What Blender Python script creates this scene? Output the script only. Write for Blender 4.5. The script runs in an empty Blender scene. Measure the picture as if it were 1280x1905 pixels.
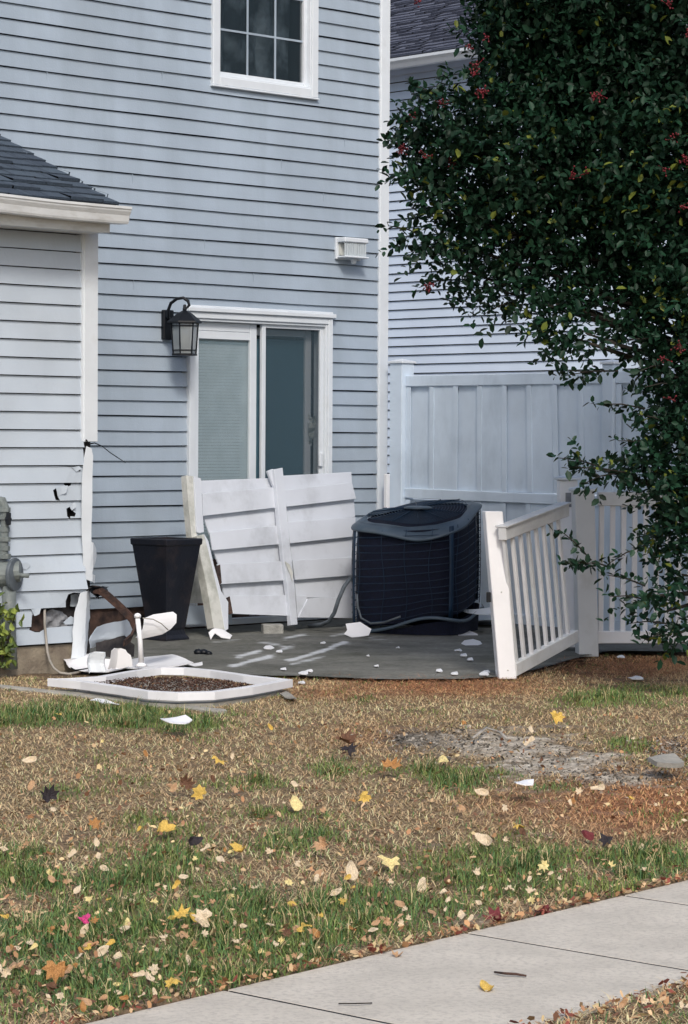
import bpy, bmesh, math, random
import numpy as np
from mathutils import Vector, Matrix, noise
from mathutils.geometry import delaunay_2d_cdt
R = math.radians
random.seed(7); rng = np.random.default_rng(7)
S = bpy.context.scene; C = S.collection

# ------------------------------------------------------------------ camera, world, sun, exposure
FPX, CX, CY, HV, ROLL, CAMZ = 4660.0, 640.0, 952.5, 815.0, 0.006, 1.33
PITCH = math.atan((CY-HV)/FPX)
Fv = Vector((0, math.cos(PITCH), -math.sin(PITCH)))
R0 = Vector((1, 0, 0)); U0 = Vector((0, math.sin(PITCH), math.cos(PITCH)))
Rv = R0*math.cos(ROLL)+U0*math.sin(ROLL); Uv = U0*math.cos(ROLL)-R0*math.sin(ROLL)
CAM = Vector((0, 0, CAMZ))
cd = bpy.data.cameras.new('camera'); cam = bpy.data.objects.new('camera', cd); C.objects.link(cam)
m = Matrix((Rv, Uv, -Fv)).transposed().to_4x4(); m.translation = CAM; cam.matrix_world = m
cd.sensor_fit = 'VERTICAL'; cd.sensor_height = 36; cd.lens = FPX/1905*36; cd.clip_start = .1; cd.clip_end = 500
S.camera = cam
w_ = bpy.data.worlds.new('World'); S.world = w_; w_.use_nodes = True
nt = w_.node_tree; nt.nodes.clear()
sk = nt.nodes.new('ShaderNodeTexSky'); sk.sky_type = 'NISHITA'; sk.sun_disc = False
SUN_EL, SUN_AZ = 42, 172          # azimuth from +Y towards +X: behind the camera
sk.sun_elevation = R(SUN_EL); sk.sun_rotation = R(SUN_AZ); sk.air_density = 1.0; sk.dust_density = 3.0; sk.ozone_density = 1.0
bg = nt.nodes.new('ShaderNodeBackground'); bg.inputs[1].default_value = 0.12
ow = nt.nodes.new('ShaderNodeOutputWorld'); nt.links.new(sk.outputs[0], bg.inputs[0]); nt.links.new(bg.outputs[0], ow.inputs[0])
sl = bpy.data.lights.new('sun', 'SUN'); sl.energy = 1.5; sl.angle = R(12); sl.color = (1, .95, .88)
so = bpy.data.objects.new('sun', sl); C.objects.link(so)
sd = Vector((math.sin(R(SUN_AZ))*math.cos(R(SUN_EL)), math.cos(R(SUN_AZ))*math.cos(R(SUN_EL)), math.sin(R(SUN_EL))))
so.rotation_euler = sd.to_track_quat('Z', 'Y').to_euler()
S.view_settings.view_transform = 'Standard'; S.view_settings.look = 'None'; S.view_settings.gamma = 1; S.view_settings.exposure = 0.40

# ------------------------------------------------------------------ geometry helpers
def ray(u, v): return Fv + Rv*((u-CX)/FPX) + Uv*((CY-v)/FPX)
def onp(u, v, P, N):
    r = ray(u, v); t = (P-CAM).dot(N)/r.dot(N); return CAM+r*t
def onz(u, v, z=0.0): return onp(u, v, Vector((0, 0, z)), Vector((0, 0, 1)))
def atd(u, v, d):
    r = ray(u, v); return CAM+r*(d/r.y)
def proj(x, y, z):            # numpy projection to photo pixels
    dx, dy, dz = x, y, z-CAMZ
    c = dx*Fv[0]+dy*Fv[1]+dz*Fv[2]
    return CX+FPX*(dx*Rv[0]+dy*Rv[1]+dz*Rv[2])/c, CY-FPX*(dx*Uv[0]+dy*Uv[1]+dz*Uv[2])/c
W = Vector((.725, .689, 0)).normalized(); N = Vector((W.y, -W.x, 0)); Z = Vector((0, 0, 1))
P_MAIN = Vector((-.608, 17.7, 0)); P_ANX = Vector((-1.472, 14.44, 0))
P_NB = Vector((.603, 28.1, 0)); W_NB = N.copy(); N_NB = -W
class Wall:
    def __init__(s, P, w, n): s.P, s.w, s.n = P, w, n
    def pt(s, a, z, o=0.0): return s.P+s.w*a+Z*z+s.n*o
    def sz(s, u, v, o=0.0):
        p = onp(u, v, s.P+s.n*o, s.n); return (p-s.P).dot(s.w), p.z
MAIN, ANX, NB = Wall(P_MAIN, W, N), Wall(P_ANX, W, N), Wall(P_NB, W_NB, N_NB)

class MB:
    def __init__(s): s.v, s.f, s.uv = [], [], None
    def add(s, vs, fs):
        k = len(s.v); s.v += [tuple(p) for p in vs]; s.f += [tuple(i+k for i in f) for f in fs]; return s
    def box(s, c, a, b, d, bev=0):     # centre and three half-axis vectors
        c, a, b, d = Vector(c), Vector(a), Vector(b), Vector(d)
        if bev:
            bm = bmesh.new(); vs = []
            for k in (-1, 1):
                for j in (-1, 1):
                    for i in (-1, 1): vs.append(bm.verts.new(c+a*i+b*j+d*k))
            for f in ((0,2,3,1),(4,5,7,6),(0,1,5,4),(2,6,7,3),(0,4,6,2),(1,3,7,5)): bm.faces.new([vs[i] for i in f])
            bmesh.ops.bevel(bm, geom=bm.edges[:], offset=bev, segments=1, affect='EDGES')
            bm.verts.index_update(); s.add([v.co for v in bm.verts], [[v.index for v in f.verts] for f in bm.faces]); bm.free(); return s
        vs = [c+a*i+b*j+d*k for k in (-1, 1) for j in (-1, 1) for i in (-1, 1)]
        return s.add(vs, [(0,2,3,1),(4,5,7,6),(0,1,5,4),(2,6,7,3),(0,4,6,2),(1,3,7,5)])
    def wbox(s, wl, a0, a1, z0, z1, o0, o1, bev=0):
        return s.box(wl.pt((a0+a1)/2, (z0+z1)/2, (o0+o1)/2), wl.w*(a1-a0)/2, wl.n*(o1-o0)/2, Z*(z1-z0)/2, bev)
    def bar(s, p, q, wd, th, side, bev=0):   # bar from p to q; side = approx direction of its width
        p, q = Vector(p), Vector(q); ax = (q-p); n = ax.cross(Vector(side)).normalized(); sd_ = n.cross(ax).normalized()
        return s.box((p+q)/2, ax/2, sd_*wd/2, n*th/2, bev)
    def tube(s, pts, r, seg=8, cap=True):
        pts = [Vector(p) for p in pts]; rs = r if isinstance(r, (list, tuple)) else [r]*len(pts)
        k0 = len(s.v); up = None
        for i, p in enumerate(pts):
            t = (pts[min(i+1, len(pts)-1)]-pts[max(i-1, 0)]).normalized()
            if up is None: up = t.orthogonal().normalized()
            a = (up-t*up.dot(t)).normalized(); up = a; b = t.cross(a)
            for j in range(seg):
                an = 2*math.pi*j/seg; s.v.append(tuple(p+(a*math.cos(an)+b*math.sin(an))*rs[i]))
        for i in range(len(pts)-1):
            for j in range(seg):
                a0 = k0+i*seg+j; a1 = k0+i*seg+(j+1) % seg; s.f.append((a0, a1, a1+seg, a0+seg))
        if cap:
            s.f.append(tuple(k0+j for j in range(seg))[::-1]); s.f.append(tuple(k0+(len(pts)-1)*seg+j for j in range(seg)))
        return s
    def lathe(s, c, ax, prof, seg=20):       # prof = [(distance along axis, radius)]
        c, ax = Vector(c), Vector(ax).normalized()
        return s.tube_rs([c+ax*h for h, r in prof], [max(r, 1e-4) for h, r in prof], ax, seg)
    def tube_rs(s, pts, rs, ax, seg):
        a = ax.orthogonal().normalized(); b = ax.cross(a); k0 = len(s.v)
        for p, r in zip(pts, rs):
            for j in range(seg):
                an = 2*math.pi*j/seg; s.v.append(tuple(p+(a*math.cos(an)+b*math.sin(an))*r))
        for i in range(len(pts)-1):
            for j in range(seg):
                a0 = k0+i*seg+j; a1 = k0+i*seg+(j+1) % seg; s.f.append((a0, a1, a1+seg, a0+seg))
        s.f.append(tuple(k0+j for j in range(seg))[::-1]); s.f.append(tuple(k0+(len(pts)-1)*seg+j for j in range(seg)))
        return s
    def prism(s, pts, n, th):                # polygon pts (3D), extruded by -n*th
        pts = [Vector(p) for p in pts]; k = len(pts); n = Vector(n)*th
        return s.add(pts+[p-n for p in pts], [tuple(range(k)), tuple(range(k, 2*k))[::-1]]+[(i, (i+1) % k, (i+1) % k+k, i+k) for i in range(k)])
    def build(s, name, mt, parent=None, smooth=False, fix=True):
        me = bpy.data.meshes.new(name); me.from_pydata(s.v, [], s.f)
        if fix:
            bm = bmesh.new(); bm.from_mesh(me); bmesh.ops.recalc_face_normals(bm, faces=bm.faces); bm.to_mesh(me); bm.free()
        if s.uv is not None:
            ul = me.uv_layers.new(name='UVMap')
            for lp in me.loops: ul.data[lp.index].uv = s.uv[lp.vertex_index]
        me.materials.append(mt)
        if smooth: me.polygons.foreach_set('use_smooth', [True]*len(me.polygons))
        o = bpy.data.objects.new(name, me); C.objects.link(o)
        if parent is not None:
            o.parent = parent; o.matrix_parent_inverse = Matrix.Translation(-parent.location) if parent.type == 'EMPTY' else Matrix.Identity(4)
        return o
def tag(o, label=None, cat=None, group=None, kind=None):
    if label: o['label'] = label
    if cat: o['category'] = cat
    if group: o['group'] = group
    if kind: o['kind'] = kind
    return o
def thing(name, label, cat, loc=(0, 0, 0), group=None):
    o = bpy.data.objects.new(name, None); C.objects.link(o); o.location = loc; o.empty_display_size = .1
    return tag(o, label, cat, group)
def inpoly(x, y, poly):
    c = False; j = len(poly)-1
    for i in range(len(poly)):
        xi, yi = poly[i]; xj, yj = poly[j]
        if (yi > y) != (yj > y) and x < (xj-xi)*(y-yi)/(yj-yi)+xi: c = not c
        j = i
    return c
def sheet(name, uvs, P, Nn, mt, parent=None, th=.003, step=.03, fn=None, jit=.0, smooth=True, pts3=None):
    """thin bent sheet whose outline lies on the plane (P,Nn); fn(a,b)->offset along Nn"""
    Nn = Vector(Nn).normalized(); ax = Nn.orthogonal().normalized() if abs(Nn.z) > .7 else Z.cross(Nn).normalized(); ay = Nn.cross(ax)
    p3 = pts3 if pts3 else [onp(u, v, P, Nn) for u, v in uvs]
    poly = [((p-P).dot(ax), (p-P).dot(ay)) for p in p3]
    bd = []
    for i in range(len(poly)):
        a, b = Vector(poly[i]), Vector(poly[(i+1) % len(poly)]); k = max(1, int((b-a).length/step))
        nrm = Vector((-(b-a).y, (b-a).x)).normalized() if (b-a).length > 0 else Vector((0, 0))
        for j in range(k):
            q = a.lerp(b, j/k)
            if jit and j: q = q+nrm*random.uniform(-jit, jit)
            bd.append(q)
    vs = list(bd); bl = [tuple(p) for p in bd]
    xs = [p.x for p in bd]; ys = [p.y for p in bd]; x = min(xs)+step/2
    while x < max(xs):
        y = min(ys)+step/2
        while y < max(ys):
            if inpoly(x, y, bl): vs.append(Vector((x+random.uniform(-.2, .2)*step, y+random.uniform(-.2, .2)*step)))
            y += step
        x += step
    n = len(bd)
    ov, oe, of, *_ = delaunay_2d_cdt([Vector((p[0], p[1])) for p in vs], [(i, (i+1) % n) for i in range(n)], [], 0, 1e-6)
    of = [f for f in of if inpoly(sum(ov[i].x for i in f)/len(f), sum(ov[i].y for i in f)/len(f), bl)]
    cx, cy = (min(xs)+max(xs))/2, (min(ys)+max(ys))/2; hx, hy = max((max(xs)-min(xs))/2, 1e-3), max((max(ys)-min(ys))/2, 1e-3)
    top = [P+ax*p.x+ay*p.y+Nn*((fn((p.x-cx)/hx, (p.y-cy)/hy) if fn else 0)) for p in ov]
    mb = MB(); k = len(top)
    cnt = {}
    for f in of:
        for i in range(len(f)):
            e = (f[i], f[(i+1) % len(f)]); cnt[e] = 1
    side = [(a, b) for (a, b) in cnt if (b, a) not in cnt]
    mb.add(top+[p-Nn*th for p in top], [tuple(f) for f in of]+[tuple(i+k for i in f[::-1]) for f in of]+[(b, a, a+k, b+k) for a, b in side])
    return mb.build(name, mt, parent, smooth=False)

# ------------------------------------------------------------------ materials
def mat(name, col, rough=.6, var=.12, scale=6, bump=0, bscale=40, col2=None, spec=.35, metal=0, fac=(.35, .65), streak=None, detail=6):
    m = bpy.data.materials.new(name); m.use_nodes = True; t = m.node_tree; b = t.nodes['Principled BSDF']
    b.inputs['Roughness'].default_value = rough; b.inputs['Metallic'].default_value = metal
    b.inputs['Specular IOR Level'].default_value = spec
    tc = t.nodes.new('ShaderNodeTexCoord'); ns = t.nodes.new('ShaderNodeTexNoise'); ns.inputs['Scale'].default_value = scale; ns.inputs['Detail'].default_value = detail
    mp = t.nodes.new('ShaderNodeMapping'); t.links.new(tc.outputs['Object'], mp.inputs[0]); t.links.new(mp.outputs[0], ns.inputs[0])
    if streak: mp.inputs['Scale'].default_value = streak
    cr = t.nodes.new('ShaderNodeValToRGB'); t.links.new(ns.outputs[0], cr.inputs[0])
    c2 = col2 if col2 else tuple(c*(1-var) for c in col); c1 = col if col2 else tuple(min(1, c*(1+var)) for c in col)
    cr.color_ramp.elements[0].position = fac[0]; cr.color_ramp.elements[1].position = fac[1]
    cr.color_ramp.elements[0].color = (*c2, 1); cr.color_ramp.elements[1].color = (*c1, 1)
    t.links.new(cr.outputs[0], b.inputs['Base Color'])
    if bump:
        n2 = t.nodes.new('ShaderNodeTexNoise'); n2.inputs['Scale'].default_value = bscale; n2.inputs['Detail'].default_value = 5
        t.links.new(tc.outputs['Object'], n2.inputs[0]); bp = t.nodes.new('ShaderNodeBump'); bp.inputs['Strength'].default_value = bump; bp.inputs['Distance'].default_value = .01
        t.links.new(n2.outputs[0], bp.inputs['Height']); t.links.new(bp.outputs[0], b.inputs['Normal'])
    return m
def dirty(m, dcol, amount=.6, scale=3.0, lo=.55, hi=.75, stretch=(1, 1, 1)):
    """second layer: blotchy dirt mixed over the base colour"""
    t = m.node_tree; b = t.nodes['Principled BSDF']; lk = b.inputs['Base Color'].links[0].from_socket
    tc = t.nodes.new('ShaderNodeTexCoord'); mp = t.nodes.new('ShaderNodeMapping'); mp.inputs['Scale'].default_value = stretch
    ns = t.nodes.new('ShaderNodeTexNoise'); ns.inputs['Scale'].default_value = scale; ns.inputs['Detail'].default_value = 8; ns.inputs['Roughness'].default_value = .65
    mr = t.nodes.new('ShaderNodeMapRange'); mr.inputs[1].default_value = lo; mr.inputs[2].default_value = hi; mr.inputs[4].default_value = amount
    mx = t.nodes.new('ShaderNodeMix'); mx.data_type = 'RGBA'; mx.inputs[7].default_value = (*dcol, 1)
    t.links.new(tc.outputs['Object'], mp.inputs[0]); t.links.new(mp.outputs[0], ns.inputs[0]); t.links.new(ns.outputs[0], mr.inputs[0])
    t.links.new(mr.outputs[0], mx.inputs[0]); t.links.new(lk, mx.inputs[6]); t.links.new(mx.outputs[2], b.inputs['Base Color']); return m
def attr_mat(name, rough=.8, var=.25, scale=60, bump=.4, bscale=80, spec=.2, trans=0):
    m = bpy.data.materials.new(name); m.use_nodes = True; t = m.node_tree; b = t.nodes['Principled BSDF']
    b.inputs['Roughness'].default_value = rough; b.inputs['Specular IOR Level'].default_value = spec
    at = t.nodes.new('ShaderNodeAttribute'); at.attribute_name = 'Col'
    tc = t.nodes.new('ShaderNodeTexCoord'); ns = t.nodes.new('ShaderNodeTexNoise'); ns.inputs['Scale'].default_value = scale; ns.inputs['Detail'].default_value = 8
    t.links.new(tc.outputs['Object'], ns.inputs[0])
    mr = t.nodes.new('ShaderNodeMapRange'); mr.inputs[1].default_value = .3; mr.inputs[2].default_value = .7; mr.inputs[3].default_value = 1-var; mr.inputs[4].default_value = 1+var
    t.links.new(ns.outputs[0], mr.inputs[0]); vm = t.nodes.new('ShaderNodeVectorMath'); vm.operation = 'SCALE'
    t.links.new(at.outputs['Color'], vm.inputs[0]); t.links.new(mr.outputs[0], vm.inputs['Scale']); t.links.new(vm.outputs[0], b.inputs['Base Color'])
    if bump:
        n2 = t.nodes.new('ShaderNodeTexNoise'); n2.inputs['Scale'].default_value = bscale; n2.inputs['Detail'].default_value = 6
        t.links.new(tc.outputs['Object'], n2.inputs[0]); bp = t.nodes.new('ShaderNodeBump'); bp.inputs['Strength'].default_value = bump; bp.inputs['Distance'].default_value = .02
        t.links.new(n2.outputs[0], bp.inputs['Height']); t.links.new(bp.outputs[0], b.inputs['Normal'])
    return m
def glass(name, tint, alpha, rough=.03):
    m = bpy.data.materials.new(name); m.use_nodes = True; t = m.node_tree; b = t.nodes['Principled BSDF']
    b.inputs['Base Color'].default_value = (*tint, 1); b.inputs['Roughness'].default_value = rough; b.inputs['Alpha'].default_value = alpha
    b.inputs['Specular IOR Level'].default_value = .5
    return m
M = {}
M['siding'] = dirty(mat('siding_vinyl_shaded', (.35, .42, .50), .5, .07, 2.2, .12, 90), (.27, .31, .34), .35, 1.3, .5, .8, (1, 1, .6))  # same siding as the annex, with the recessed wall's shade put into the colour
dirty(M['siding'], (.25, .30, .35), .35, 1.0, .48, .75, (5, 5, .35))
M['siding_annex'] = dirty(mat('siding_annex_vinyl', (.47, .535, .61), .5, .05, 2.2, .12, 90), (.40, .42, .42), .3, 1.6, .5, .8)
M['siding_nb'] = mat('siding_neighbor_vinyl', (.62, .72, .86), .5, .05, 1.5)
M['trim'] = dirty(mat('white_trim', (.68, .73, .78), .45, .04, 5), (.42, .42, .40), .35, 5, .55, .8)
M['vinyl'] = dirty(mat('white_vinyl', (.74, .75, .78), .4, .04, 5), (.45, .46, .46), .4, 4, .55, .8)
M['vinyl_old'] = dirty(mat('weathered_vinyl', (.62, .72, .83), .5, .06, 3), (.34, .42, .50), .5, 3.5, .5, .75, (1, 1, .4))
M['vinyl_panel'] = dirty(mat('leaning_vinyl', (.64, .68, .75), .45, .05, 3), (.24, .26, .28), .5, 2.6, .52, .75)
M['vinyl_grime'] = dirty(mat('grimy_vinyl', (.62, .63, .60), .5, .06, 4), (.22, .24, .20), .8, 6, .45, .7)
M['picket'] = dirty(mat('picket_vinyl', (.62, .64, .66), .45, .05, 4), (.42, .42, .40), .5, 7, .5, .75)
M['chip'] = mat('broken_vinyl', (.82, .83, .86), .35, .03, 8)
M['gutter'] = dirty(mat('gutter_metal', (.70, .73, .75), .35, .05, 5), (.40, .39, .36), .5, 6, .5, .75, (1, 1, 3))
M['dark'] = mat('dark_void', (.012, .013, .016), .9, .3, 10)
M['sheath'] = mat('torn_sheathing', (.05, .045, .045), .9, .4, 14, .8, 30, col2=(.012, .012, .016))
M['insul'] = mat('exposed_board', (.12, .075, .06), .95, .3, 12, 1, 30, col2=(.02, .016, .018))
M['felt'] = mat('grey_batting', (.22, .23, .25), .95, .3, 14, 1, 30)
M['found'] = mat('foundation_block', (.30, .26, .20), .9, .2, 8, .7, 50, col2=(.17, .14, .11))
M['concrete'] = mat('weathered_concrete', (.30, .29, .26), .9, .15, 6, .5, 60)
M['ac_shell'] = dirty(mat('ac_cap_metal', (.055, .085, .12), .45, .15, 6, 0, spec=.5), (.16, .18, .19), .5, 5, .5, .8)
M['ac_wire'] = mat('ac_wire_metal', (.006, .024, .055), .5, .2, 10)
M['ac_coil'] = mat('ac_coil_dark', (.003, .006, .022), .8, .3, 60, .6, 200)
M['black'] = mat('black_metal', (.006, .008, .012), .45, .2, 15, spec=.3)
M['planter'] = dirty(mat('planter_resin', (.010, .012, .019), .45, .2, 5, .2, 60, spec=.4), (.06, .045, .045), .7, 6, .5, .8)
M['lampglass'] = glass('lamp_glass', (.36, .40, .42), .55, .25)
M['rust'] = mat('rusty_metal', (.075, .04, .03), .8, .4, 25, .6, 80, col2=(.02, .015, .015))
M['gas'] = dirty(mat('gas_pipe_paint', (.16, .185, .185), .55, .15, 14, .3, 60), (.30, .31, .28), .5, 18, .55, .7)
M['cable'] = mat('grey_cable', (.33, .31, .28), .7, .2, 10)
M['hose'] = mat('line_set_hose', (.10, .12, .14), .6, .2, 20)
M['blind'] = mat('blind_slats', (.80, .88, .92), .6, .05, 8)
M['blind2'] = mat('blind_slats_dim', (.14, .31, .42), .6, .05, 8)  # darkened copy of blind_slats: dimness behind the screen put into the colour
M['glass'] = glass('door_glass', (.16, .30, .36), .16)
M['wglass'] = glass('window_glass', (.02, .035, .045), .3)
M['screen'] = glass('insect_screen', (.045, .08, .105), .34, .8)
M['curtain'] = mat('curtain', (.30, .33, .32), .9, .3, 5, .5, 10)
M['reflection_curtain'] = mat('curtain_painted_reflection', (.16, .21, .25), .9, .5, 5, .5, 10, col2=(.008, .014, .020), fac=(.46, .68))  # mottled contrast paints the branch reflection of the window glass
M['bark'] = mat('holly_bark', (.030, .026, .022), .9, .3, 20, .8, 40)
M['berry'] = mat('holly_berry', (.14, .006, .014), .4, .2, 20, spec=.5)
M['brick'] = mat('grey_paver', (.30, .30, .28), .9, .2, 15, .7, 80)

# roof shingles: brick texture over UVs
def shingle_mat(name, c1, c2):
    m = bpy.data.materials.new(name); m.use_nodes = True; t = m.node_tree; b = t.nodes['Principled BSDF']; b.inputs['Roughness'].default_value = .9
    uv = t.nodes.new('ShaderNodeUVMap'); br = t.nodes.new('ShaderNodeTexBrick'); t.links.new(uv.outputs[0], br.inputs[0])
    br.inputs['Color1'].default_value = (*c1, 1); br.inputs['Color2'].default_value = (*c2, 1); br.inputs['Mortar'].default_value = (*(c*.45 for c in c2), 1)
    br.inputs['Scale'].default_value = 1; br.inputs['Mortar Size'].default_value = .004; br.inputs['Brick Width'].default_value = .17; br.inputs['Row Height'].default_value = .13
    ns = t.nodes.new('ShaderNodeTexNoise'); ns.inputs['Scale'].default_value = 70; ns.inputs['Detail'].default_value = 6
    tc = t.nodes.new('ShaderNodeTexCoord'); t.links.new(tc.outputs['Object'], ns.inputs[0])
    mr = t.nodes.new('ShaderNodeMapRange'); mr.inputs[3].default_value = .55; mr.inputs[4].default_value = 1.45; t.links.new(ns.outputs[0], mr.inputs[0])
    vm = t.nodes.new('ShaderNodeVectorMath'); vm.operation = 'SCALE'; t.links.new(br.outputs[0], vm.inputs[0]); t.links.new(mr.outputs[0], vm.inputs['Scale']); t.links.new(vm.outputs[0], b.inputs['Base Color'])
    bp = t.nodes.new('ShaderNodeBump'); bp.inputs['Strength'].default_value = .5; bp.inputs['Distance'].default_value = .01; t.links.new(ns.outputs[0], bp.inputs['Height']); t.links.new(bp.outputs[0], b.inputs['Normal'])
    return m
M['shingle'] = shingle_mat('asphalt_shingle', (.060, .085, .115), (.036, .052, .078))
M['shingle2'] = shingle_mat('asphalt_shingle_far', (.10, .11, .15), (.06, .068, .10))

def siding(name, wl, a0, a1, z0, z1, zref, e, mt, holes=(), parent=None, bulge=None, step=None, lip=.015, gap=.0052, wav=0):
    """lapped courses; holes are polygons in (s,z). Built as one wall part."""
    k = math.ceil((z0-zref)/e)-1; mb = MB(); zz = zref+k*e
    def off(z, zb):
        t = (z-zb)/e; return lip*(1-t)+.001
    while zz < z1:
        b, t = max(zz, z0), min(zz+e-gap, z1)  # top gap bares near-black sheathing: lap shadow line built into the shape
        if t-b > .004:
            hs = [h for h in holes if min(p[1] for p in h) < t and max(p[1] for p in h) > b]
            vs = []; ed = []
            def addloop(pts):
                s0 = len(vs); vs.extend(Vector(p) for p in pts); ed.extend((s0+i, s0+(i+1) % len(pts)) for i in range(len(pts)))
            if step:
                nn = max(1, int((a1-a0)/step)); loop = [(a0+(a1-a0)*i/nn, b) for i in range(nn+1)]+[(a1-(a1-a0)*i/nn, t) for i in range(nn+1)]
            else: loop = [(a0, b), (a1, b), (a1, t), (a0, t)]
            addloop(loop)
            for h in hs: addloop(h)
            ov, oe, of, *_ = delaunay_2d_cdt(vs, ed, [], 0, 1e-6)
            keep = []
            for f in of:
                cx = sum(ov[i].x for i in f)/len(f); cy = sum(ov[i].y for i in f)/len(f)
                if cx < a0 or cx > a1 or cy < b or cy > t: continue
                if any(inpoly(cx, cy, h) for h in hs): continue
                keep.append(tuple(f))
            used = sorted({i for f in keep for i in f}); ix = {i: j for j, i in enumerate(used)}
            bf = bulge if bulge else (lambda a, z: 0)
            P3 = [wl.pt(ov[i].x, ov[i].y+(wav*noise.noise(Vector((ov[i].x*1.1, zz*7.3, 1.7))) if wav else 0), off(ov[i].y, zz)+bf(ov[i].x, ov[i].y)) for i in used]
            mb.add(P3, [tuple(ix[i] for i in f) for f in keep])
            # lip under the course
            for f in keep:
                for q in range(len(f)):
                    i, j = f[q], f[(q+1) % len(f)]
                    if abs(ov[i].y-b) < 1e-5 and abs(ov[j].y-b) < 1e-5:
                        wz_ = lambda q_: b+(wav*noise.noise(Vector((q_*1.1, zz*7.3, 1.7))) if wav else 0); p, r_ = wl.pt(ov[i].x, wz_(ov[i].x), off(b, zz)+bf(ov[i].x, b)), wl.pt(ov[j].x, wz_(ov[j].x), off(b, zz)+bf(ov[j].x, b))
                        mb.add([p, r_, r_-wl.n*lip, p-wl.n*lip], [(0, 1, 2, 3)])
        zz += e
    return mb.build(name, mt, parent, fix=False)
def rect(a0, a1, z0, z1): return [(a0, z0), (a1, z0), (a1, z1), (a0, z1)]
def shingles(name, O, along, up, L, H, e, mt, parent, th=.009):
    """stepped courses. O = low corner, along/up = unit vectors in the roof plane"""
    nrm = along.cross(up).normalized()
    if nrm.z < 0: nrm = -nrm
    mb = MB(); mb.uv = []; k = int(H/e)
    for i in range(k):
        x = 0
        while x < L:
            wd = min(random.uniform(.12, .24), L-x); tt = th*random.choice((1, 1, 1.7)); dd = random.choice((0, 0, .012))
            p0 = O+along*x+up*(i*e-dd); p1 = p0+along*(wd-.003); q0 = O+along*x+up*((i+1)*e); q1 = q0+along*(wd-.003)
            mb.add([p0+nrm*tt*1.6, p1+nrm*tt*1.6, q1+nrm*tt*.4, q0+nrm*tt*.4, p0-nrm*.004, p1-nrm*.004], [(0, 1, 2, 3), (4, 5, 1, 0)])
            r_ = random.random()*7
            mb.uv += [(x+r_, i*.13+.01), (x+wd+r_, i*.13+.01), (x+wd+r_, i*.13+.12), (x+r_, i*.13+.12), (x, i*.13), (x+wd, i*.13)]
            x += wd
    return mb.build(name, mt, parent, fix=False)

# ================================================================== THE HOUSE
E = .1016
house = thing('house', 'grey vinyl sided house with patio door and a low annex damaged at its corner', 'house', MAIN.pt(0, 0))
aL = -6.0; aR = MAIN.sz(703, 600)[0]; aE = MAIN.sz(719, 600)[0]
ztop = 6.2
# openings
d0, _ = MAIN.sz(346, 800); d1, _ = MAIN.sz(612, 800); dz1 = MAIN.sz(480, 586)[1]; dz0 = .06
w0, _ = MAIN.sz(391, 100); w1, _ = MAIN.sz(587, 100); wz0 = MAIN.sz(490, 171)[1]; wz1 = wz0+1.45
zr = MAIN.sz(340, 994)[1]
zfoot = MAIN.sz(215, 1131)[1]
siding('wall', MAIN, aL, aR, zfoot, ztop, zr, E, M['siding'], [rect(d0+.02, d1-.02, -1, dz1-.02), rect(w0+.02, w1-.02, wz0+.02, wz1-.02)], house, step=.15, wav=.006)
MB().wbox(MAIN, aL, aE-.02, -.3, zfoot+.3, -.2, -.012).build('foundation', M['insul'], house)
b = MB(); b.wbox(MAIN, aL, d0, -.1, ztop, -.25, -.04); b.wbox(MAIN, d1, aE-.02, zfoot, ztop, -.25, -.04); b.wbox(MAIN, d0, d1, dz1, wz0, -.25, -.04)
b.wbox(MAIN, d0, w0, wz0, ztop, -.25, -.04) if w0 > d0 else None
b.wbox(MAIN, w1, d1, wz0, ztop, -.25, -.04) if w1 < d1 else None
b.build('sheathing', M['dark'], house)  # near-black colour stands in for the shade between siding courses
MB().wbox(MAIN, aL, aE, ztop, ztop+.2, -5, .35).build('eave', M['trim'], house)
b = MB(); o = MAIN
b.add([o.pt(aL, ztop+.2, .45), o.pt(aE+.2, ztop+.2, .45), o.pt(aE+.2, ztop+2.2, -3.5), o.pt(aL, ztop+2.2, -3.5), o.pt(aE+.2, ztop+.2, -7), o.pt(aL, ztop+.2, -7)], [(0, 1, 2, 3), (3, 2, 4, 5), (0, 5, 4, 1)])
b.build('roof', M['shingle'], house)
# corner post of the main wall (two faces) and the end wall
b = MB(); b.wbox(MAIN, aR, aE, .0, ztop, -.08, .022, .003); b.wbox(MAIN, aR-.012, aR+.002, .0, ztop, -.01, .017)
b.build('corner_trim', M['trim'], house)
ENDW = Wall(MAIN.pt(aE-.006, 0, 0), -N, W)
siding('end_wall', ENDW, .08, 7.0, .15, ztop, zr, E, M['siding'], [], house)
MB().box(MAIN.pt(aE-.2, ztop/2, -3.5), W*.15, N*3.4, Z*ztop/2).build('end_sheathing', M['dark'], house)
# seams between siding lengths
for u, v in ((379, 446), (522, 300), (245, 340), (247, 537), (86, 150), (600, 380), (300, 160), (470, 520), (640, 260)):
    a, z = MAIN.sz(u, v); k = math.floor((z-zr)/E); z = zr+k*E
    b = MB(); b.box(MAIN.pt(a, z+E/2, .0085), W*.002, N*.003, Z*E*.45); b.build('siding_seam', M['siding'], house)

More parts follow.
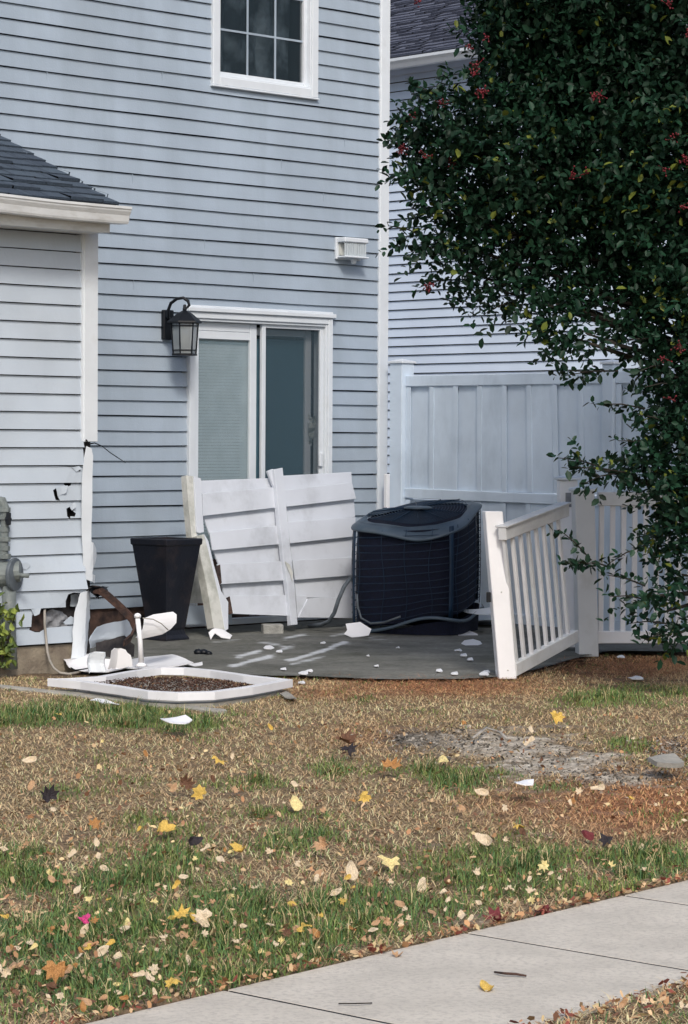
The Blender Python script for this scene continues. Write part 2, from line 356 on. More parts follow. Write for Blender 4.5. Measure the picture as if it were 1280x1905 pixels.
# ---- sliding door (part of the house)
fr = MB(); cas = .055
def wallframe(mb, wl, a0, a1, z0, z1, t, o0, o1, bev=.003, sides='lrtb'):
    if 'l' in sides: mb.wbox(wl, a0, a0+t, z0, z1, o0, o1, bev)
    if 'r' in sides: mb.wbox(wl, a1-t, a1, z0, z1, o0, o1, bev)
    if 't' in sides: mb.wbox(wl, a0+t, a1-t, z1-t, z1, o0, o1-.0015, bev)
    if 'b' in sides: mb.wbox(wl, a0+t, a1-t, z0, z0+t, o0, o1-.0015, bev)
dr = MB(); wallframe(dr, MAIN, d0, d1, .02, dz1, .045, -.10, .040, .004)
wallframe(dr, MAIN, d0+.045, d1-.045, .065, dz1-.045, .018, -.10, .028, .003, 'lrt')
dr.wbox(MAIN, d0-.02, d1+.02, dz1, dz1+.03, -.01, .055, .004)
dr.wbox(MAIN, d0-.01, d1+.01, dz1+.03, dz1+.045, -.01, .03, .003)
door = dr.build('sliding_door', M['trim'], house)
ia0, ia1, iz1 = d0+.063, d1-.063, dz1-.065
um = MAIN.sz(482, 750)[0]
# left fixed panel
b = MB(); pa1 = MAIN.sz(476, 750, -.02)[0]; wallframe(b, MAIN, ia0, pa1, .07, iz1, .062, -.045, -.012, .004)
b.wbox(MAIN, ia0+.062, pa1-.062, iz1-.062-.055, iz1-.062, -.044, -.016, .003)
b.build('fixed_panel', M['trim'], door)
MB().wbox(MAIN, ia0+.06, pa1-.06, .12, iz1-.1, -.034, -.030).build('glass_pane', M['glass'], door)
b = MB(); z = .14
while z < iz1-.1:
    b.box(MAIN.pt((ia0+pa1)/2, z, -.055), W*((pa1-ia0)/2-.05), N*.005+Z*.0095, Z*.0008+N*.0002); z += .022
b.build('blind', M['blind'], door)
# right side: screen door in front of the open glass panel
sc0 = MAIN.sz(486, 750)[0]; b = MB(); wallframe(b, MAIN, sc0, ia1, .07, iz1+.012, .036, -.020, .008, .003); b.build('screen_frame', M['trim'], door)
MB().wbox(MAIN, sc0+.034, ia1-.034, .1, iz1-.02, -.008, -.0065).build('insect_screen', M['screen'], door)
MB().wbox(MAIN, ia1-.05, ia1-.018, MAIN.sz(592, 868)[1], MAIN.sz(592, 842)[1], .008, .026, .004).build('handle', M['trim'], door)
b = MB(); g1 = MAIN.sz(578, 750, -.07)[0]; wallframe(b, MAIN, um-.1, g1, .07, iz1-.02, .055, -.095, -.065, .004); b.build('sliding_panel', M['trim'], door)
MB().wbox(MAIN, um-.05, g1-.05, .12, iz1-.07, -.082, -.079).build('glass_pane', M['glass'], door)
b = MB(); z = .14
while z < iz1-.1:
    b.box(MAIN.pt((um+g1)/2-.02, z, -.10), W*((g1-um)/2-.01), N*.004+Z*.0105, Z*.0008+N*.0002); z += .02
b.build('blind', M['blind2'], door)
def curl(a, b_): return .01*math.sin(a*5+b_*3)+.008*math.sin(b_*9)
sheet('curtain', [(574, 770), (580, 778), (586, 772), (589, 785), (584, 800), (581, 830), (575, 826), (572, 800)], MAIN.pt(0, 0, -.06), N, M['curtain'], door, fn=curl)
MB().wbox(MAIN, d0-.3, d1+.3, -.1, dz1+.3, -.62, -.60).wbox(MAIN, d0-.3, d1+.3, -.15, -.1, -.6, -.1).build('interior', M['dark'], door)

# ---- upstairs window
b = MB(); t = .062; wallframe(b, MAIN, w0, w1, wz0, wz1, t, -.08, .035, .004)
wallframe(b, MAIN, w0+t, w1-t, wz0+t, wz1-t, .012, -.08, .022, .002)
b.wbox(MAIN, w0-.008, w1+.008, wz0-.012, wz0, -.01, .04, .003)
win = b.build('window', M['trim'], house)
x0, x1, y0, y1 = w0+t+.012, w1-t-.012, wz0+t+.012, wz1-t-.012
b = MB(); wallframe(b, MAIN, x0, x1, y0, y1, .03, -.055, -.01, .003); b.build('sash', M['trim'], win)
gx0, gx1, gy0 = x0+.03, x1-.03, y0+.03
MB().wbox(MAIN, gx0-.005, gx1+.005, gy0-.005, y1-.02, -.036, -.032).build('glass_pane', M['wglass'], win)
b = MB()
for i in (1, 2): b.wbox(MAIN, gx0+(gx1-gx0)*i/3-.007, gx0+(gx1-gx0)*i/3+.007, gy0, y1-.03, -.031, -.024)
zz = gy0+.295
while zz < y1-.1: b.wbox(MAIN, gx0, gx1, zz-.007, zz+.007, -.0305, -.0235); zz += .295
b.build('muntin', M['siding'], win)
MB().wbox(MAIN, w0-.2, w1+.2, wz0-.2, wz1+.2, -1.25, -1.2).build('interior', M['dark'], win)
sheet('curtain', None, MAIN.pt(0, 0, -.12), N, M['reflection_curtain'], win, step=.05, fn=lambda a, c: .015*math.sin(a*18)+.01*math.sin(c*7+a*9), pts3=[MAIN.pt(w0+.02, wz0, -.12), MAIN.pt(w1-.14, wz0, -.12), MAIN.pt(w1-.14, wz1, -.12), MAIN.pt(w0+.02, wz1, -.12)])

# ---- annex
bL = -4.5; bR, _ = ANX.sz(152, 700); bE, _ = ANX.sz(178, 600)
az = lambda u, v: ANX.sz(u, v)
zt_a = az(100, 428)[1]; zb_a = az(100, 1199)[1]; zra = az(150, 832)[1]
def H(*p): return [az(u, v) for u, v in p]
holes = [H((105, 867), (130, 867.5), (147, 867), (146, 878), (142, 872), (133, 869)),
         H((117, 898), (133, 898), (131, 903), (124, 905.5), (119, 902)),
         H((97, 912), (103, 908), (106, 914), (104, 922), (108, 931), (100, 930), (98, 920)),
         H((122, 946), (130, 942), (138, 936), (137, 945), (134, 951), (139, 955), (136, 961), (128, 960), (127, 966), (122, 960)),
         H((58, 1145), (62, 1139), (60, 1133), (118, 1131), (117, 1118), (120, 1105), (128, 1102), (152, 1103), (152, 1158), (139, 1163), (100, 1167), (85, 1168), (72, 1176), (64, 1176), (54, 1172))]
def bulge(a, z):
    u_a, u_z = a-bR, z
    zc = az(150, 1085)[1]
    return .055*math.exp(-((a-bR)/.22)**2)*math.exp(-((z-zc)/.10)**2)+.006*noise.noise(Vector((a*6, z*6, 3)))+.02*math.exp(-((a-bR)/.1)**2)*math.exp(-((z-az(150, 850)[1])/.08)**2)
siding('annex_wall', ANX, bL, bR+.0, zb_a, zt_a, zra, E, M['siding_annex'], holes, house, bulge, step=.04)
b = MB(); b.wbox(ANX, bL, bE-.01, zb_a, zt_a, -.16, -.055); b.build('annex_sheathing', M['sheath'], house)
b = MB(); b.box(ANX.pt(bE-.07, (zt_a)/2+.1, -.83), W*.03, N*.75, Z*(zt_a/2)); b.build('annex_side', M['siding_annex'], house)
MB().wbox(ANX, bL, bR-.01, -.25, zb_a-.004, -.2, -.006).build('annex_foundation', M['found'], house)
# things seen through the torn lower siding
sheet('batting', [(84, 1165), (86, 1140), (98, 1133), (118, 1138), (130, 1150), (139, 1148), (139, 1168), (84, 1170)], ANX.pt(0, 0, -.03), N, M['felt'], house, th=.02, step=.015, fn=lambda a, c: .012*math.sin(a*7)*math.cos(c*5), jit=.004)
sheet('torn_board', [(132, 1106), (147, 1104), (146, 1128), (131, 1128)], ANX.pt(0, 0, -.03), N, M['siding_annex'], house, jit=.003, step=.015)
sheet('torn_board', [(54, 1175), (56, 1148), (64, 1138), (82, 1142), (80, 1175)], ANX.pt(0, 0, -.035), N, M['insul'], house, jit=.004, step=.015, th=.015)
sheet('siding_scrap', [(118, 1158), (132, 1146), (138, 1150), (138, 1161), (122, 1162)], ANX.pt(0, 0, .01), N, M['siding_annex'], house, jit=.002, step=.02)
sheet('siding_scrap', [(36, 1048), (50, 1046), (57, 1052), (50, 1060), (36, 1058)], ANX.pt(0, 0, .02), N, M['siding_annex'], house, jit=.002, step=.02)
for pts_ in ([(104, 908), (112, 905), (124, 903), (122, 916), (108, 924), (106, 914)], [(130, 943), (138, 934), (139, 944), (134, 950)], [(133, 869), (146, 867), (150, 872), (142, 878)], [(58, 1133), (74, 1132), (72, 1142), (64, 1146)]):
    sheet('torn_flap', pts_, ANX.pt(0, 0, .016), N, M['siding_annex'], house, th=.0015, step=.012, fn=lambda a, c: .012*max(0, a), jit=.002)
# annex corner trim: upper sound length, kinked middle, torn foot
zk = az(165, 822)[1]
b = MB(); b.wbox(ANX, bR, bE, zk, zt_a+.02, -.06, .024, .003); b.wbox(ANX, bR-.014, bR+.002, zk, zt_a, -.01, .018)
b.build('annex_corner_trim', M['trim'], house)
b = MB(); fr_ = ANX.pt(0, 0, .02)
sheet('bent_corner_trim', [(161, 830), (170, 834), (173, 848), (172, 905), (171, 960), (170, 1008), (176, 1010), (186, 1022), (188, 1034), (183, 1048), (174, 1060), (172, 1067), (184, 1071), (181, 1086), (172, 1082), (161, 1078), (155, 1050), (153, 1000), (152, 940), (154, 880), (157, 850)], ANX.pt(0, 0, .035), N, M['trim'], house, th=.004, step=.025, fn=lambda a, c: -.05*max(0, a-.15)+.002*math.sin(c*9))
sheet('torn_corner_trim', [(148, 1103), (168, 1098), (176, 1110), (174, 1128), (178, 1150), (172, 1160), (170, 1205), (163, 1228), (137, 1226), (139, 1165), (142, 1130)], ANX.pt(0, 0, .045), N, M['trim'], house, th=.004, step=.025, fn=lambda a, c: -.06*max(0, a-.1)-.02*max(0, -a-.4)+.012*c, jit=.004)
b = MB(); b.wbox(ANX, bR+.005, bE-.02, -.1, zk, -.10, -.02); b.build('corner_stud', M['sheath'], house)
# annex roof, fascia, gutter
se = ANX.sz(218, 420, .28)[0]
OV = .28
ze = ANX.sz(120, 371, OV)[1]
upv = (-N*1.0+Z*.42).normalized()
O = ANX.pt(bL, ze, OV-.02); Lr = (se+.03)-bL
shingles('annex_roof', O, W, upv, Lr, 2.2, .125, M['shingle'], house)
nr = W.cross(upv); nr = nr if nr.z > 0 else -nr
MB().box(O+W*Lr/2+upv*1.05-nr*.017, W*(Lr/2-.012), upv*1.04, nr*.012).build('roof_deck', M['black'], house)
zf = ANX.sz(100, 424, OV-.06)[1]
b = MB(); b.wbox(ANX, bL, se, zf, zf+.008, -.02, OV-.065); b.wbox(ANX, bL, se, zf-.004, zf+.055, OV-.085, OV-.065, .002); b.wbox(ANX, bL, se-.003, zf+.055, ze-.035, OV-.08, OV-.07)
b.wbox(ANX, se-.03, se-.002, zf+.004, ze-.05, -.02, OV-.066)
b.build('soffit', M['gutter'], house)
# K-style gutter profile extruded along W
zg1 = ANX.sz(120, 373, OV+.08)[1]; zg0 = zg1-.095; ge = ANX.sz(250, 400, OV+.08)[0]
prof = [(-.055, zg1), (-.055, zg0+.003), (-.05, zg0), (.03, zg0), (.036, zg0+.012), (.044, zg0+.045), (.058, zg0+.068), (.060, zg1-.016), (.066, zg1-.014), (.067, zg1), (.050, zg1), (.050, zg1-.014), (.05, zg1-.03), (.035, zg0+.045), (.026, zg0+.010), (-.048, zg0+.010), (-.048, zg1)]
b = MB(); k = len(prof)
nn = 30; vs = []
for i in range(nn+1):
    a = bL+(ge-bL)*i/nn; sag = .012*math.exp(-((a-(ge-1.0))/.35)**2)
    vs += [ANX.pt(a, z+sag, OV+o_-.005) for o_, z in prof]
fs = [(i*k+j, i*k+(j+1) % k, (i+1)*k+(j+1) % k, (i+1)*k+j) for i in range(nn) for j in range(k)]
b.add(vs, fs); b.prism([ANX.pt(ge, z, OV+o_-.005) for o_, z in prof[:10]], W, .004)
b.build('gutter', M['gutter'], house)

# ================================================================== NEIGHBOUR HOUSE
nb = thing('neighbor_house', 'pale blue sided house behind the white fence with grey shingle roof and white gutter', 'house', NB.pt(0, 0))
zeave = NB.sz(725, 127)[1]
znr = NB.sz(760, 677)[1]
siding('wall', NB, -3, 8, -.2, zeave-.03, znr, .1016, M['siding_nb'], [], nb, lip=.02, gap=.010)
MB().wbox(NB, -3, 8, -.2, zeave-.05, -.3, -.03).build('sheathing', M['dark'], nb)  # darkened so the wide course gaps draw painted shadow lines
MB().wbox(NB, -3, 8, zeave-.10, zeave-.03, -.1, .04).wbox(NB, -3, 8, zeave-.035, zeave-.025, -.1, .36).build('soffit', M['siding_nb'], nb)
b = MB(); pr = [(.32, 0), (.32, -.09), (.40, -.09), (.42, -.05), (.445, -.02), (.445, .01), (.32, .01)]
kk = len(pr); b.add([NB.pt(a, zeave+z, o_) for a in (-3, 8) for o_, z in pr], [tuple(range(kk)), tuple(range(kk, 2*kk))]+[(j, (j+1) % kk, (j+1) % kk+kk, j+kk) for j in range(kk)])
b.build('gutter', M['trim'], nb)
up2 = (W*1+Z*.5).normalized()
shingles('roof', NB.pt(-3, zeave+.03, .38), N, up2, 11, 3.6, .127, M['shingle2'], nb, th=.012)
MB().box(NB.pt(2.5, zeave+.0, .36)+up2*1.8-Z*.03, N*5.5, up2*1.8, Z*.01).build('roof_deck', M['black'], nb)

# ================================================================== GROUND
def gz(x, y):
    """lawn height: level by the patio, falling gently to the pavement"""
    t = np.clip((13.2-y)/5.5, 0, 1.0); return -.02-.17*t*t*(3-2*t)
def gzu(u, v, it=6):
    z = -.05
    for _ in range(it):
        p = onz(u, v, z); z = float(gz(p.x, p.y))
    return Vector((p.x, p.y, z))
def fbm(x, y, s, seed=0):
    """cheap value noise, vectorised"""
    out = np.zeros_like(x); amp = 1; tot = 0
    for o_ in range(4):
        r2 = np.random.default_rng(seed*10+o_); g = r2.random((64, 64))
        xs, ys = x*s*2**o_+37.3*o_, y*s*2**o_+11.7*o_
        xi, yi = np.floor(xs).astype(int), np.floor(ys).astype(int); fx, fy = xs-xi, ys-yi
        fx = fx*fx*(3-2*fx); fy = fy*fy*(3-2*fy)
        a = g[xi % 64, yi % 64]; b_ = g[(xi+1) % 64, yi % 64]; c = g[xi % 64, (yi+1) % 64]; d = g[(xi+1) % 64, (yi+1) % 64]
        out += amp*((a*(1-fx)+b_*fx)*(1-fy)+(c*(1-fx)+d*fx)*fy); tot += amp; amp *= .5
    return out/tot
GREEN = [(150, 1335, 190, 30, 1.2), (330, 1350, 110, 26, .9), (680, 1305, 70, 12, .5), (100, 1480, 60, 14, .6), (490, 1455, 90, 30, .35), (880, 1455, 110, 30, .9), (600, 1440, 60, 18, .6),
         (250, 1640, 100, 40, .8), (60, 1640, 80, 50, .7), (440, 1700, 110, 50, 1.1), (520, 1760, 130, 50, .9), (640, 1700, 110, 40, 1.0), (760, 1690, 110, 40, .9), (320, 1600, 60, 25, .9),
         (100, 1740, 160, 70, .9), (150, 1830, 180, 50, .8), (420, 1810, 130, 50, .9), (980, 1610, 130, 35, .8), (1200, 1615, 110, 32, 1.0), (1170, 1385, 40, 14, 1.1), (1000, 1470, 60, 16, .7),
         (900, 1640, 160, 40, .7), (560, 1560, 90, 25, .7), (520, 1520, 60, 20, .5), (1150, 1300, 200, 22, .7), (870, 1310, 120, 16, .35), (260, 1520, 60, 20, .3), (1240, 1470, 30, 12, .5)]
ORANGE = [(820, 1278, 200, 20, 1.), (1180, 1235, 150, 26, 1.1), (1190, 1500, 190, 62, 1.15), (1000, 1500, 150, 45, .6), (700, 1370, 110, 26, .5), (1230, 1390, 70, 20, .6), (620, 1290, 80, 14, .6), (1100, 1460, 120, 20, .6)]
BARE = [(800, 1376, 95, 20, 1.1), (930, 1390, 130, 25, 1.2), (1030, 1420, 130, 26, 1.2), (1150, 1448, 90, 15, 1.), (1255, 1395, 40, 14, .6), (1170, 1255, 120, 22, .4), (160, 1245, 120, 16, .8), (1050, 1225, 60, 24, .9)]
def field(u, v, L):
    o_ = np.zeros_like(u)
    for (a, b_, c, d, s_) in L: o_ = np.maximum(o_, s_*np.exp(-((u-a)/c)**2-((v-b_)/d)**2))
    return o_
# sidewalk frame
sA = onz(200, 1905, -.20); sB = onz(1280, 1645, -.20); sdir = Vector((sB.x-sA.x, sB.y-sA.y, 0)).normalized(); snr = Vector((sdir.y, -sdir.x, 0))
SW = .87
def swd(x, y): return (x-sA.x)*snr.x+(y-sA.y)*snr.y      # 0..SW is on the slab
def groundz(x, y):
    z = gz(x, y); return z
M['soil'] = attr_mat('lawn_soil', .95, .35, 45, .8, 60)
M['straw'] = attr_mat('grass_blade', .7, .1, 4, 0, spec=.25)
def colattr(me, cols):
    at = me.color_attributes.new('Col', 'FLOAT_COLOR', 'POINT'); c4 = np.ones((len(me.vertices), 4), np.float32); c4[:, :3] = cols; at.data.foreach_set('color', c4.ravel())
def mesh_np(name, V, F, mt, cols=None, parent=None, smooth=False):
    me = bpy.data.meshes.new(name); F = list(F) if not isinstance(F, np.ndarray) else F
    me.vertices.add(len(V)); me.vertices.foreach_set('co', np.asarray(V, np.float32).ravel())
    if isinstance(F, np.ndarray): F = [F]
    ls = np.concatenate([f.ravel() for f in F]); cnt = np.concatenate([np.full(len(f), f.shape[1]) for f in F]); st = np.concatenate([[0], np.cumsum(cnt)[:-1]])
    me.loops.add(len(ls)); me.loops.foreach_set('vertex_index', ls.astype(np.int32)); me.polygons.add(len(cnt)); me.polygons.foreach_set('loop_start', st.astype(np.int32)); me.polygons.foreach_set('loop_total', cnt.astype(np.int32))
    if smooth: me.polygons.foreach_set('use_smooth', np.ones(len(cnt), bool))
    me.update(calc_edges=True); me.validate()
    if cols is not None: colattr(me, cols)
    me.materials.append(mt); o = bpy.data.objects.new(name, me); C.objects.link(o)
    if parent is not None:
        o.parent = parent; o.matrix_parent_inverse = Matrix.Translation(-parent.location)
    return o
def zonecols(x, y):
    u, v = proj(x, y, gz(x, y))
    n1 = fbm(x, y, 3, 1); n2 = fbm(x, y, 9, 2)
    g = field(u, v, GREEN)*1.05+.03+(n1-.5)*1.5+(n2-.5)*.5+np.clip((v-1500)/1100, -.15, .4); o_ = field(u, v, ORANGE)+(n2-.5)*.5; br = field(u, v, BARE)+(n2-.5)*1.3
    return u, v, g, o_, br, n1, n2
xs = np.concatenate([[-150, -40, -15, -6, -3.5], np.arange(-2.6, 2.9, .022), [3.5, 6, 15, 40, 150]]); ys = np.concatenate([[-60, -10, 0, 3, 5], np.arange(6.0, 15.5, .022), [16, 18, 22, 40, 90, 250]])
X, Y = np.meshgrid(xs, ys); x, y = X.ravel(), Y.ravel(); u, v, g, o_, br, n1, n2 = zonecols(x, y)
col = np.array([.20, .148, .092])[None]*np.ones((len(x), 1))
col = col*(1-np.clip(o_, 0, 1)[:, None])+np.array([.24, .12, .065])*np.clip(o_, 0, 1)[:, None]
bb = np.clip((br-.22)*1.5, 0, 1)[:, None]
nn_ = fbm(x, y, 26, 12)[:, None]; ash = np.array([.42, .37, .30])+(nn_-.48)*np.array([.7, .66, .6]); ash = ash*np.clip((u[:, None]-700)/170, .28, 1); ash = np.clip(ash, .04, .6)
lowb = (v < 1350)[:, None]; ash = np.where(lowb, np.array([.06, .045, .038]), ash)
col = col*(1-bb)+ash*bb
zz = gz(x, y)+.012*(n2-.5)*2+.006*(fbm(x, y, 22, 5)-.5)
dsw = swd(x, y); inside = (dsw > -.02) & (dsw < SW+.02); zz = np.where(inside, zz-.06, zz)
nx, ny = len(xs), len(ys); i = np.arange(nx-1)[None]+np.arange(ny-1)[:, None]*nx; i = i.ravel()
F = np.stack([i, i+1, i+1+nx, i+nx], 1)
# drop the ground below patio & buildings
zz = np.where((y > 14.2) & (x > -3) & (x < 3.), zz-.05, zz)
grd = mesh_np('ground', np.stack([x, y, zz], 1), F, M['soil'], col, smooth=True); tag(grd, kind='structure')

# sidewalk slabs
M['walk'] = dirty(mat('sidewalk_concrete', (.60, .555, .48), .9, .08, 5, .5, 140, detail=10), (.40, .365, .32), .5, 55, .48, .62)
b = MB()
js = []
for uu, vv in ((410, 1850), (840, 1740), (1172, 1676)):
    p = onz(uu, vv, -.20); js.append((Vector((p.x-sA.x, p.y-sA.y, 0))).dot(sdir))
js = sorted(js); dj = (js[-1]-js[0])/2
js = [js[0]-dj*k for k in (5, 4, 3, 2, 1)]+js+[js[-1]+dj*k for k in (1, 2, 3, 4, 5, 6)]
for a0, a1 in zip(js[:-1], js[1:]):
    c = Vector((sA.x, sA.y, 0))+sdir*((a0+a1)/2)+snr*(SW/2); zc = -.185-.05
    b.box((c.x, c.y, zc), sdir*((a1-a0)/2-.008), snr*SW/2, Z*.05, .0015)
walk = b.build('sidewalk', M['walk']); tag(walk, kind='structure')
c = Vector((sA.x, sA.y, 0))+sdir*((js[0]+js[-1])/2)+snr*(SW/2); b = MB(); b.box((c.x, c.y, -.2118), sdir*((js[-1]-js[0])/2-.02), snr*(SW/2-.012), Z*.025)
tag(b.build('sidewalk_joint', M['dark']), kind='structure')

# patio slab with white scuffs and dirt
PF = [(300, 1240), (420, 1254), (560, 1258), (700, 1264), (860, 1262), (935, 1259), (1000, 1243), (1080, 1222), (1130, 1212)]
pf = [onz(a, b_, 0) for a, b_ in PF]
xs = np.arange(-2.0, 2.4, .02); ys = np.arange(13.5, 20.5, .02); X, Y = np.meshgrid(xs, ys); x, y = X.ravel(), Y.ravel()
fx = [p.x for p in pf]; fy = [p.y for p in pf]; edge = np.interp(x, fx, fy)+.10*(fbm(x, 0*x, 5, 33)-.5)
ysn = np.where(np.abs(y-edge) < .011, edge, y)
u, v = proj(x, ysn, 0*x); n1 = fbm(x, y, 2, 7); n2 = fbm(x, y, 11, 8)
n3 = fbm(x*.5, y, 5, 21); cp = np.array([.14, .142, .128])+(n1[:, None]-.5)*.15+(n2[:, None]-.5)*.08+(n3[:, None]-.5)*np.array([.08, .08, .07])
scr = [((435, 1238), (500, 1222), .9), ((500, 1222), (545, 1200), .4), ((540, 1228), (600, 1212), 1.), ((600, 1212), (640, 1196), .9), ((545, 1235), (600, 1222), .6), ((400, 1195), (500, 1185), .3), ((530, 1190), (565, 1182), .6), ((620, 1185), (650, 1180), .5), ((445, 1222), (480, 1212), .8), ((720, 1170), (760, 1165), .3), ((480, 1195), (540, 1205), .4), ((690, 1190), (720, 1192), .5)]
sm = np.zeros_like(x)
for (p, q, s_) in scr:
    p, q = np.array(p, float), np.array(q, float); d = q-p; t = np.clip(((u-p[0])*d[0]+(v-p[1])*d[1])/(d@d), 0, 1)
    dd = np.hypot((u-p[0]-t*d[0])/9, (v-p[1]-t*d[1])/3.2); sm = np.maximum(sm, s_*np.exp(-dd**2))
sm = np.clip((sm+(n2-.5)*.9-.28)*2.2, 0, 1)*.85
cp = cp*(1-sm[:, None])+np.array([.62, .65, .68])*sm[:, None]; cp = np.clip(cp, .03, .9)
M['patio'] = attr_mat('patio_concrete', .85, .2, 30, .35, 90)
zp = .0+.012*np.clip((y-15)/3, 0, 1)
nx, ny = len(xs), len(ys); i = (np.arange(nx-1)[None]+np.arange(ny-1)[:, None]*nx).ravel(); F = np.stack([i, i+1, i+1+nx, i+nx], 1)
ok = (ysn[F].min(1) >= edge[F].min(1)-.004) & (y[F].max(1) > edge[F].mean(1)); F = F[ok]
pt = mesh_np('patio', np.stack([x, ysn, zp], 1), F, M['patio'], cp, smooth=True); tag(pt, kind='structure')

# concrete edging strip on the left
b = MB(); p, q = gzu(-60, 1274), gzu(415, 1327)
b.bar(p-Z*.012, q-Z*.012, .07, .06, Vector((1, 1, 0)), .008)
tag(b.build('concrete_edging', M['concrete']), 'grey concrete edging strip in the grass left of and under the white frame', 'edging')

# ------------------------------------------------------------------ GRASS
def blades(x, y, z, L, wd, lean, az_, cols, bend=.5):
    n = len(x); d = np.stack([np.cos(az_), np.sin(az_), 0*az_], 1); s_ = np.stack([-np.sin(az_), np.cos(az_), 0*az_], 1)
    up = np.array([0, 0, 1.])
    B = np.stack([x, y, z], 1)
    t1 = np.sin(lean)[:, None]*d+np.cos(lean)[:, None]*up
    l2 = np.minimum(lean+bend, 1.75); t2 = np.sin(l2)[:, None]*d+np.cos(l2)[:, None]*up
    Mp = B+t1*(L*.5)[:, None]; T = Mp+t2*(L*.5)[:, None]
    T[:, 2] = np.maximum(T[:, 2], z+.004)
    hw = (wd/2)[:, None]
    V = np.stack([B-s_*hw, B+s_*hw, Mp+s_*hw*.8, Mp-s_*hw*.8, T], 1).reshape(-1, 3)
    k = np.arange(n)*5; Fq = np.stack([k, k+1, k+2, k+3], 1); Ft = np.stack([k+3, k+2, k+4], 1)
    return V, [Fq, Ft], np.repeat(cols, 5, 0)
def scatter(n, x0, x1, y0, y1):
    # uniform on ground inside the (slightly widened) view wedge
    y = np.sqrt(rng.uniform(y0**2, y1**2, n)); k = rng.uniform(x0, x1, n); return k*y, y
def patiomask(x, y): return y > np.interp(x, fx, fy, left=99, right=99)+.02+.05*(fbm(x, y, 6, 9)-.5)
NB_ = 230000
x, y = scatter(NB_, -.165, .165, 6.0, 15.6)
u, v, g, o_, br, n1, n2 = zonecols(x, y); d = swd(x, y); r_ = rng.random(NB_)
edgej = .035*(fbm(x, y, 14, 4)-.5)
bare = np.clip((br-.16)*1.7, 0, 1)
keep = ((d < -.0+edgej-.01) | (d > SW+.01+edgej)) & ~patiomask(x, y) & (r_ > bare*.97)
keep &= ~((y > 14.0) & (x < -.9))
keep &= ~((((x+.92)/.55)**2+((y-13.2)/.5)**2) < .75)
x, y, u, v, g, o_, n1, n2, d, br = [a[keep] for a in (x, y, u, v, g, o_, n1, n2, d, br)]; n = len(x); r_ = rng.random(n)
isg = rng.random(n) < np.clip((g-.14)*1.7, .05, .92)
near = np.clip((v-1250)/500, .0, 1)
L = np.where(isg, rng.uniform(.030, .072, n)*(0.5+.5*np.clip(g+.2, 0, 1)), rng.uniform(.03, .075, n))*(.6+.4*near)
wd = np.where(isg, rng.uniform(.0025, .005, n), rng.uniform(.0016, .0038, n))
lean = np.where(isg, rng.uniform(.1, 1.05, n), rng.uniform(.75, 1.55, n)); azm = rng.uniform(0, 2*np.pi, n)
gc = np.array([.165, .22, .065])+(rng.random((n, 1))-.5)*np.array([.12, .12, .03])+np.clip(n1-.5, -.2, .2)[:, None]*np.array([.12, .06, 0])
blue = (rng.random(n) < .35)[:, None]; gc = np.where(blue, gc*np.array([.6, .85, 1.0]), gc)
scv = rng.random((n, 1)); scol = np.array([.80, .57, .325])*(.42+.75*scv)*(.75+.6*n2[:, None])
oc = np.clip(o_, 0, 1)[:, None]; scol = scol*(1-oc*.9)+np.array([.78, .36, .165])*(.42+.75*scv)*oc*.9
grey = (rng.random(n) < .12)[:, None]; scol = np.where(grey, scol*np.array([.7, .75, .85]), scol)
cols = np.clip(np.where(isg[:, None], gc, scol), .01, .7)
V, F, cc = blades(x, y, gz(x, y)+.004*(n2-.5), L, wd, lean, azm, cols)
gr = mesh_np('lawn_grass', V, F, M['straw'], cc); tag(gr, 'autumn lawn of green tufts and dry straw between patio and sidewalk', 'grass', kind='stuff')
# tufts: taller green clumps
tx, ty = scatter(1500, -.16, .16, 6.1, 13.3); u, v, g, o_, br, n1, n2 = zonecols(tx, ty)
k = (g > .62) & ((swd(tx, ty) < -.03) | (swd(tx, ty) > SW+.04)) & (br < .4); tx, ty = tx[k], ty[k]
m_ = 34; x = np.repeat(tx, m_)+rng.normal(0, .022, len(tx)*m_); y = np.repeat(ty, m_)+rng.normal(0, .022, len(tx)*m_); n = len(x)
kk = (swd(x, y) < -.005) | (swd(x, y) > SW+.005); x, y = x[kk], y[kk]; n = len(x)
L = rng.uniform(.05, .105, n); wd = rng.uniform(.0025, .0045, n); lean = rng.uniform(.05, .95, n)
gc = np.array([.105, .165, .045])*(.5+1.0*rng.random((n, 1))); gc = np.where((rng.random(n) < .3)[:, None], gc*np.array([.6, .9, 1.2]), gc); gc = np.where((rng.random(n) < .25)[:, None], np.array([.46, .38, .20]), gc)
V, F, cc = blades(x, y, gz(x, y), L, wd, lean, rng.uniform(0, 6.28, n), gc, .6)
tag(mesh_np('grass_tufts', V, F, M['straw'], cc), 'longer green grass tufts standing in the dry lawn', 'grass', kind='stuff')
# pine needles over the patio lip and under the fence
n = 16000; xx, yy = scatter(n, -.03, .165, 12.6, 15.2); u, v, g, o_, br, n1, n2 = zonecols(xx, yy)
pe = np.interp(xx, fx, fy, right=16.5, left=0)
k = (yy < pe+.10*rng.random(n)**2) & (rng.random(n) < np.clip(o_*1.3+.05, 0, 1)); xx, yy = xx[k], yy[k]; n = len(xx)
zz = np.where(yy > np.interp(xx, fx, fy, right=99), .004, gz(xx, yy)+.008)
V, F, cc = blades(xx, yy, zz+rng.uniform(0, .012, n), rng.uniform(.05, .11, n), rng.uniform(.0016, .0026, n), rng.uniform(1.25, 1.6, n), rng.uniform(0, 6.28, n), np.array([.42, .19, .09])*(.3+1.0*rng.random((n, 1))), .15)
tag(mesh_np('pine_needles', V, F, M['straw'], cc), 'rusty brown pine needles along the front edge of the patio', 'needles', kind='stuff')

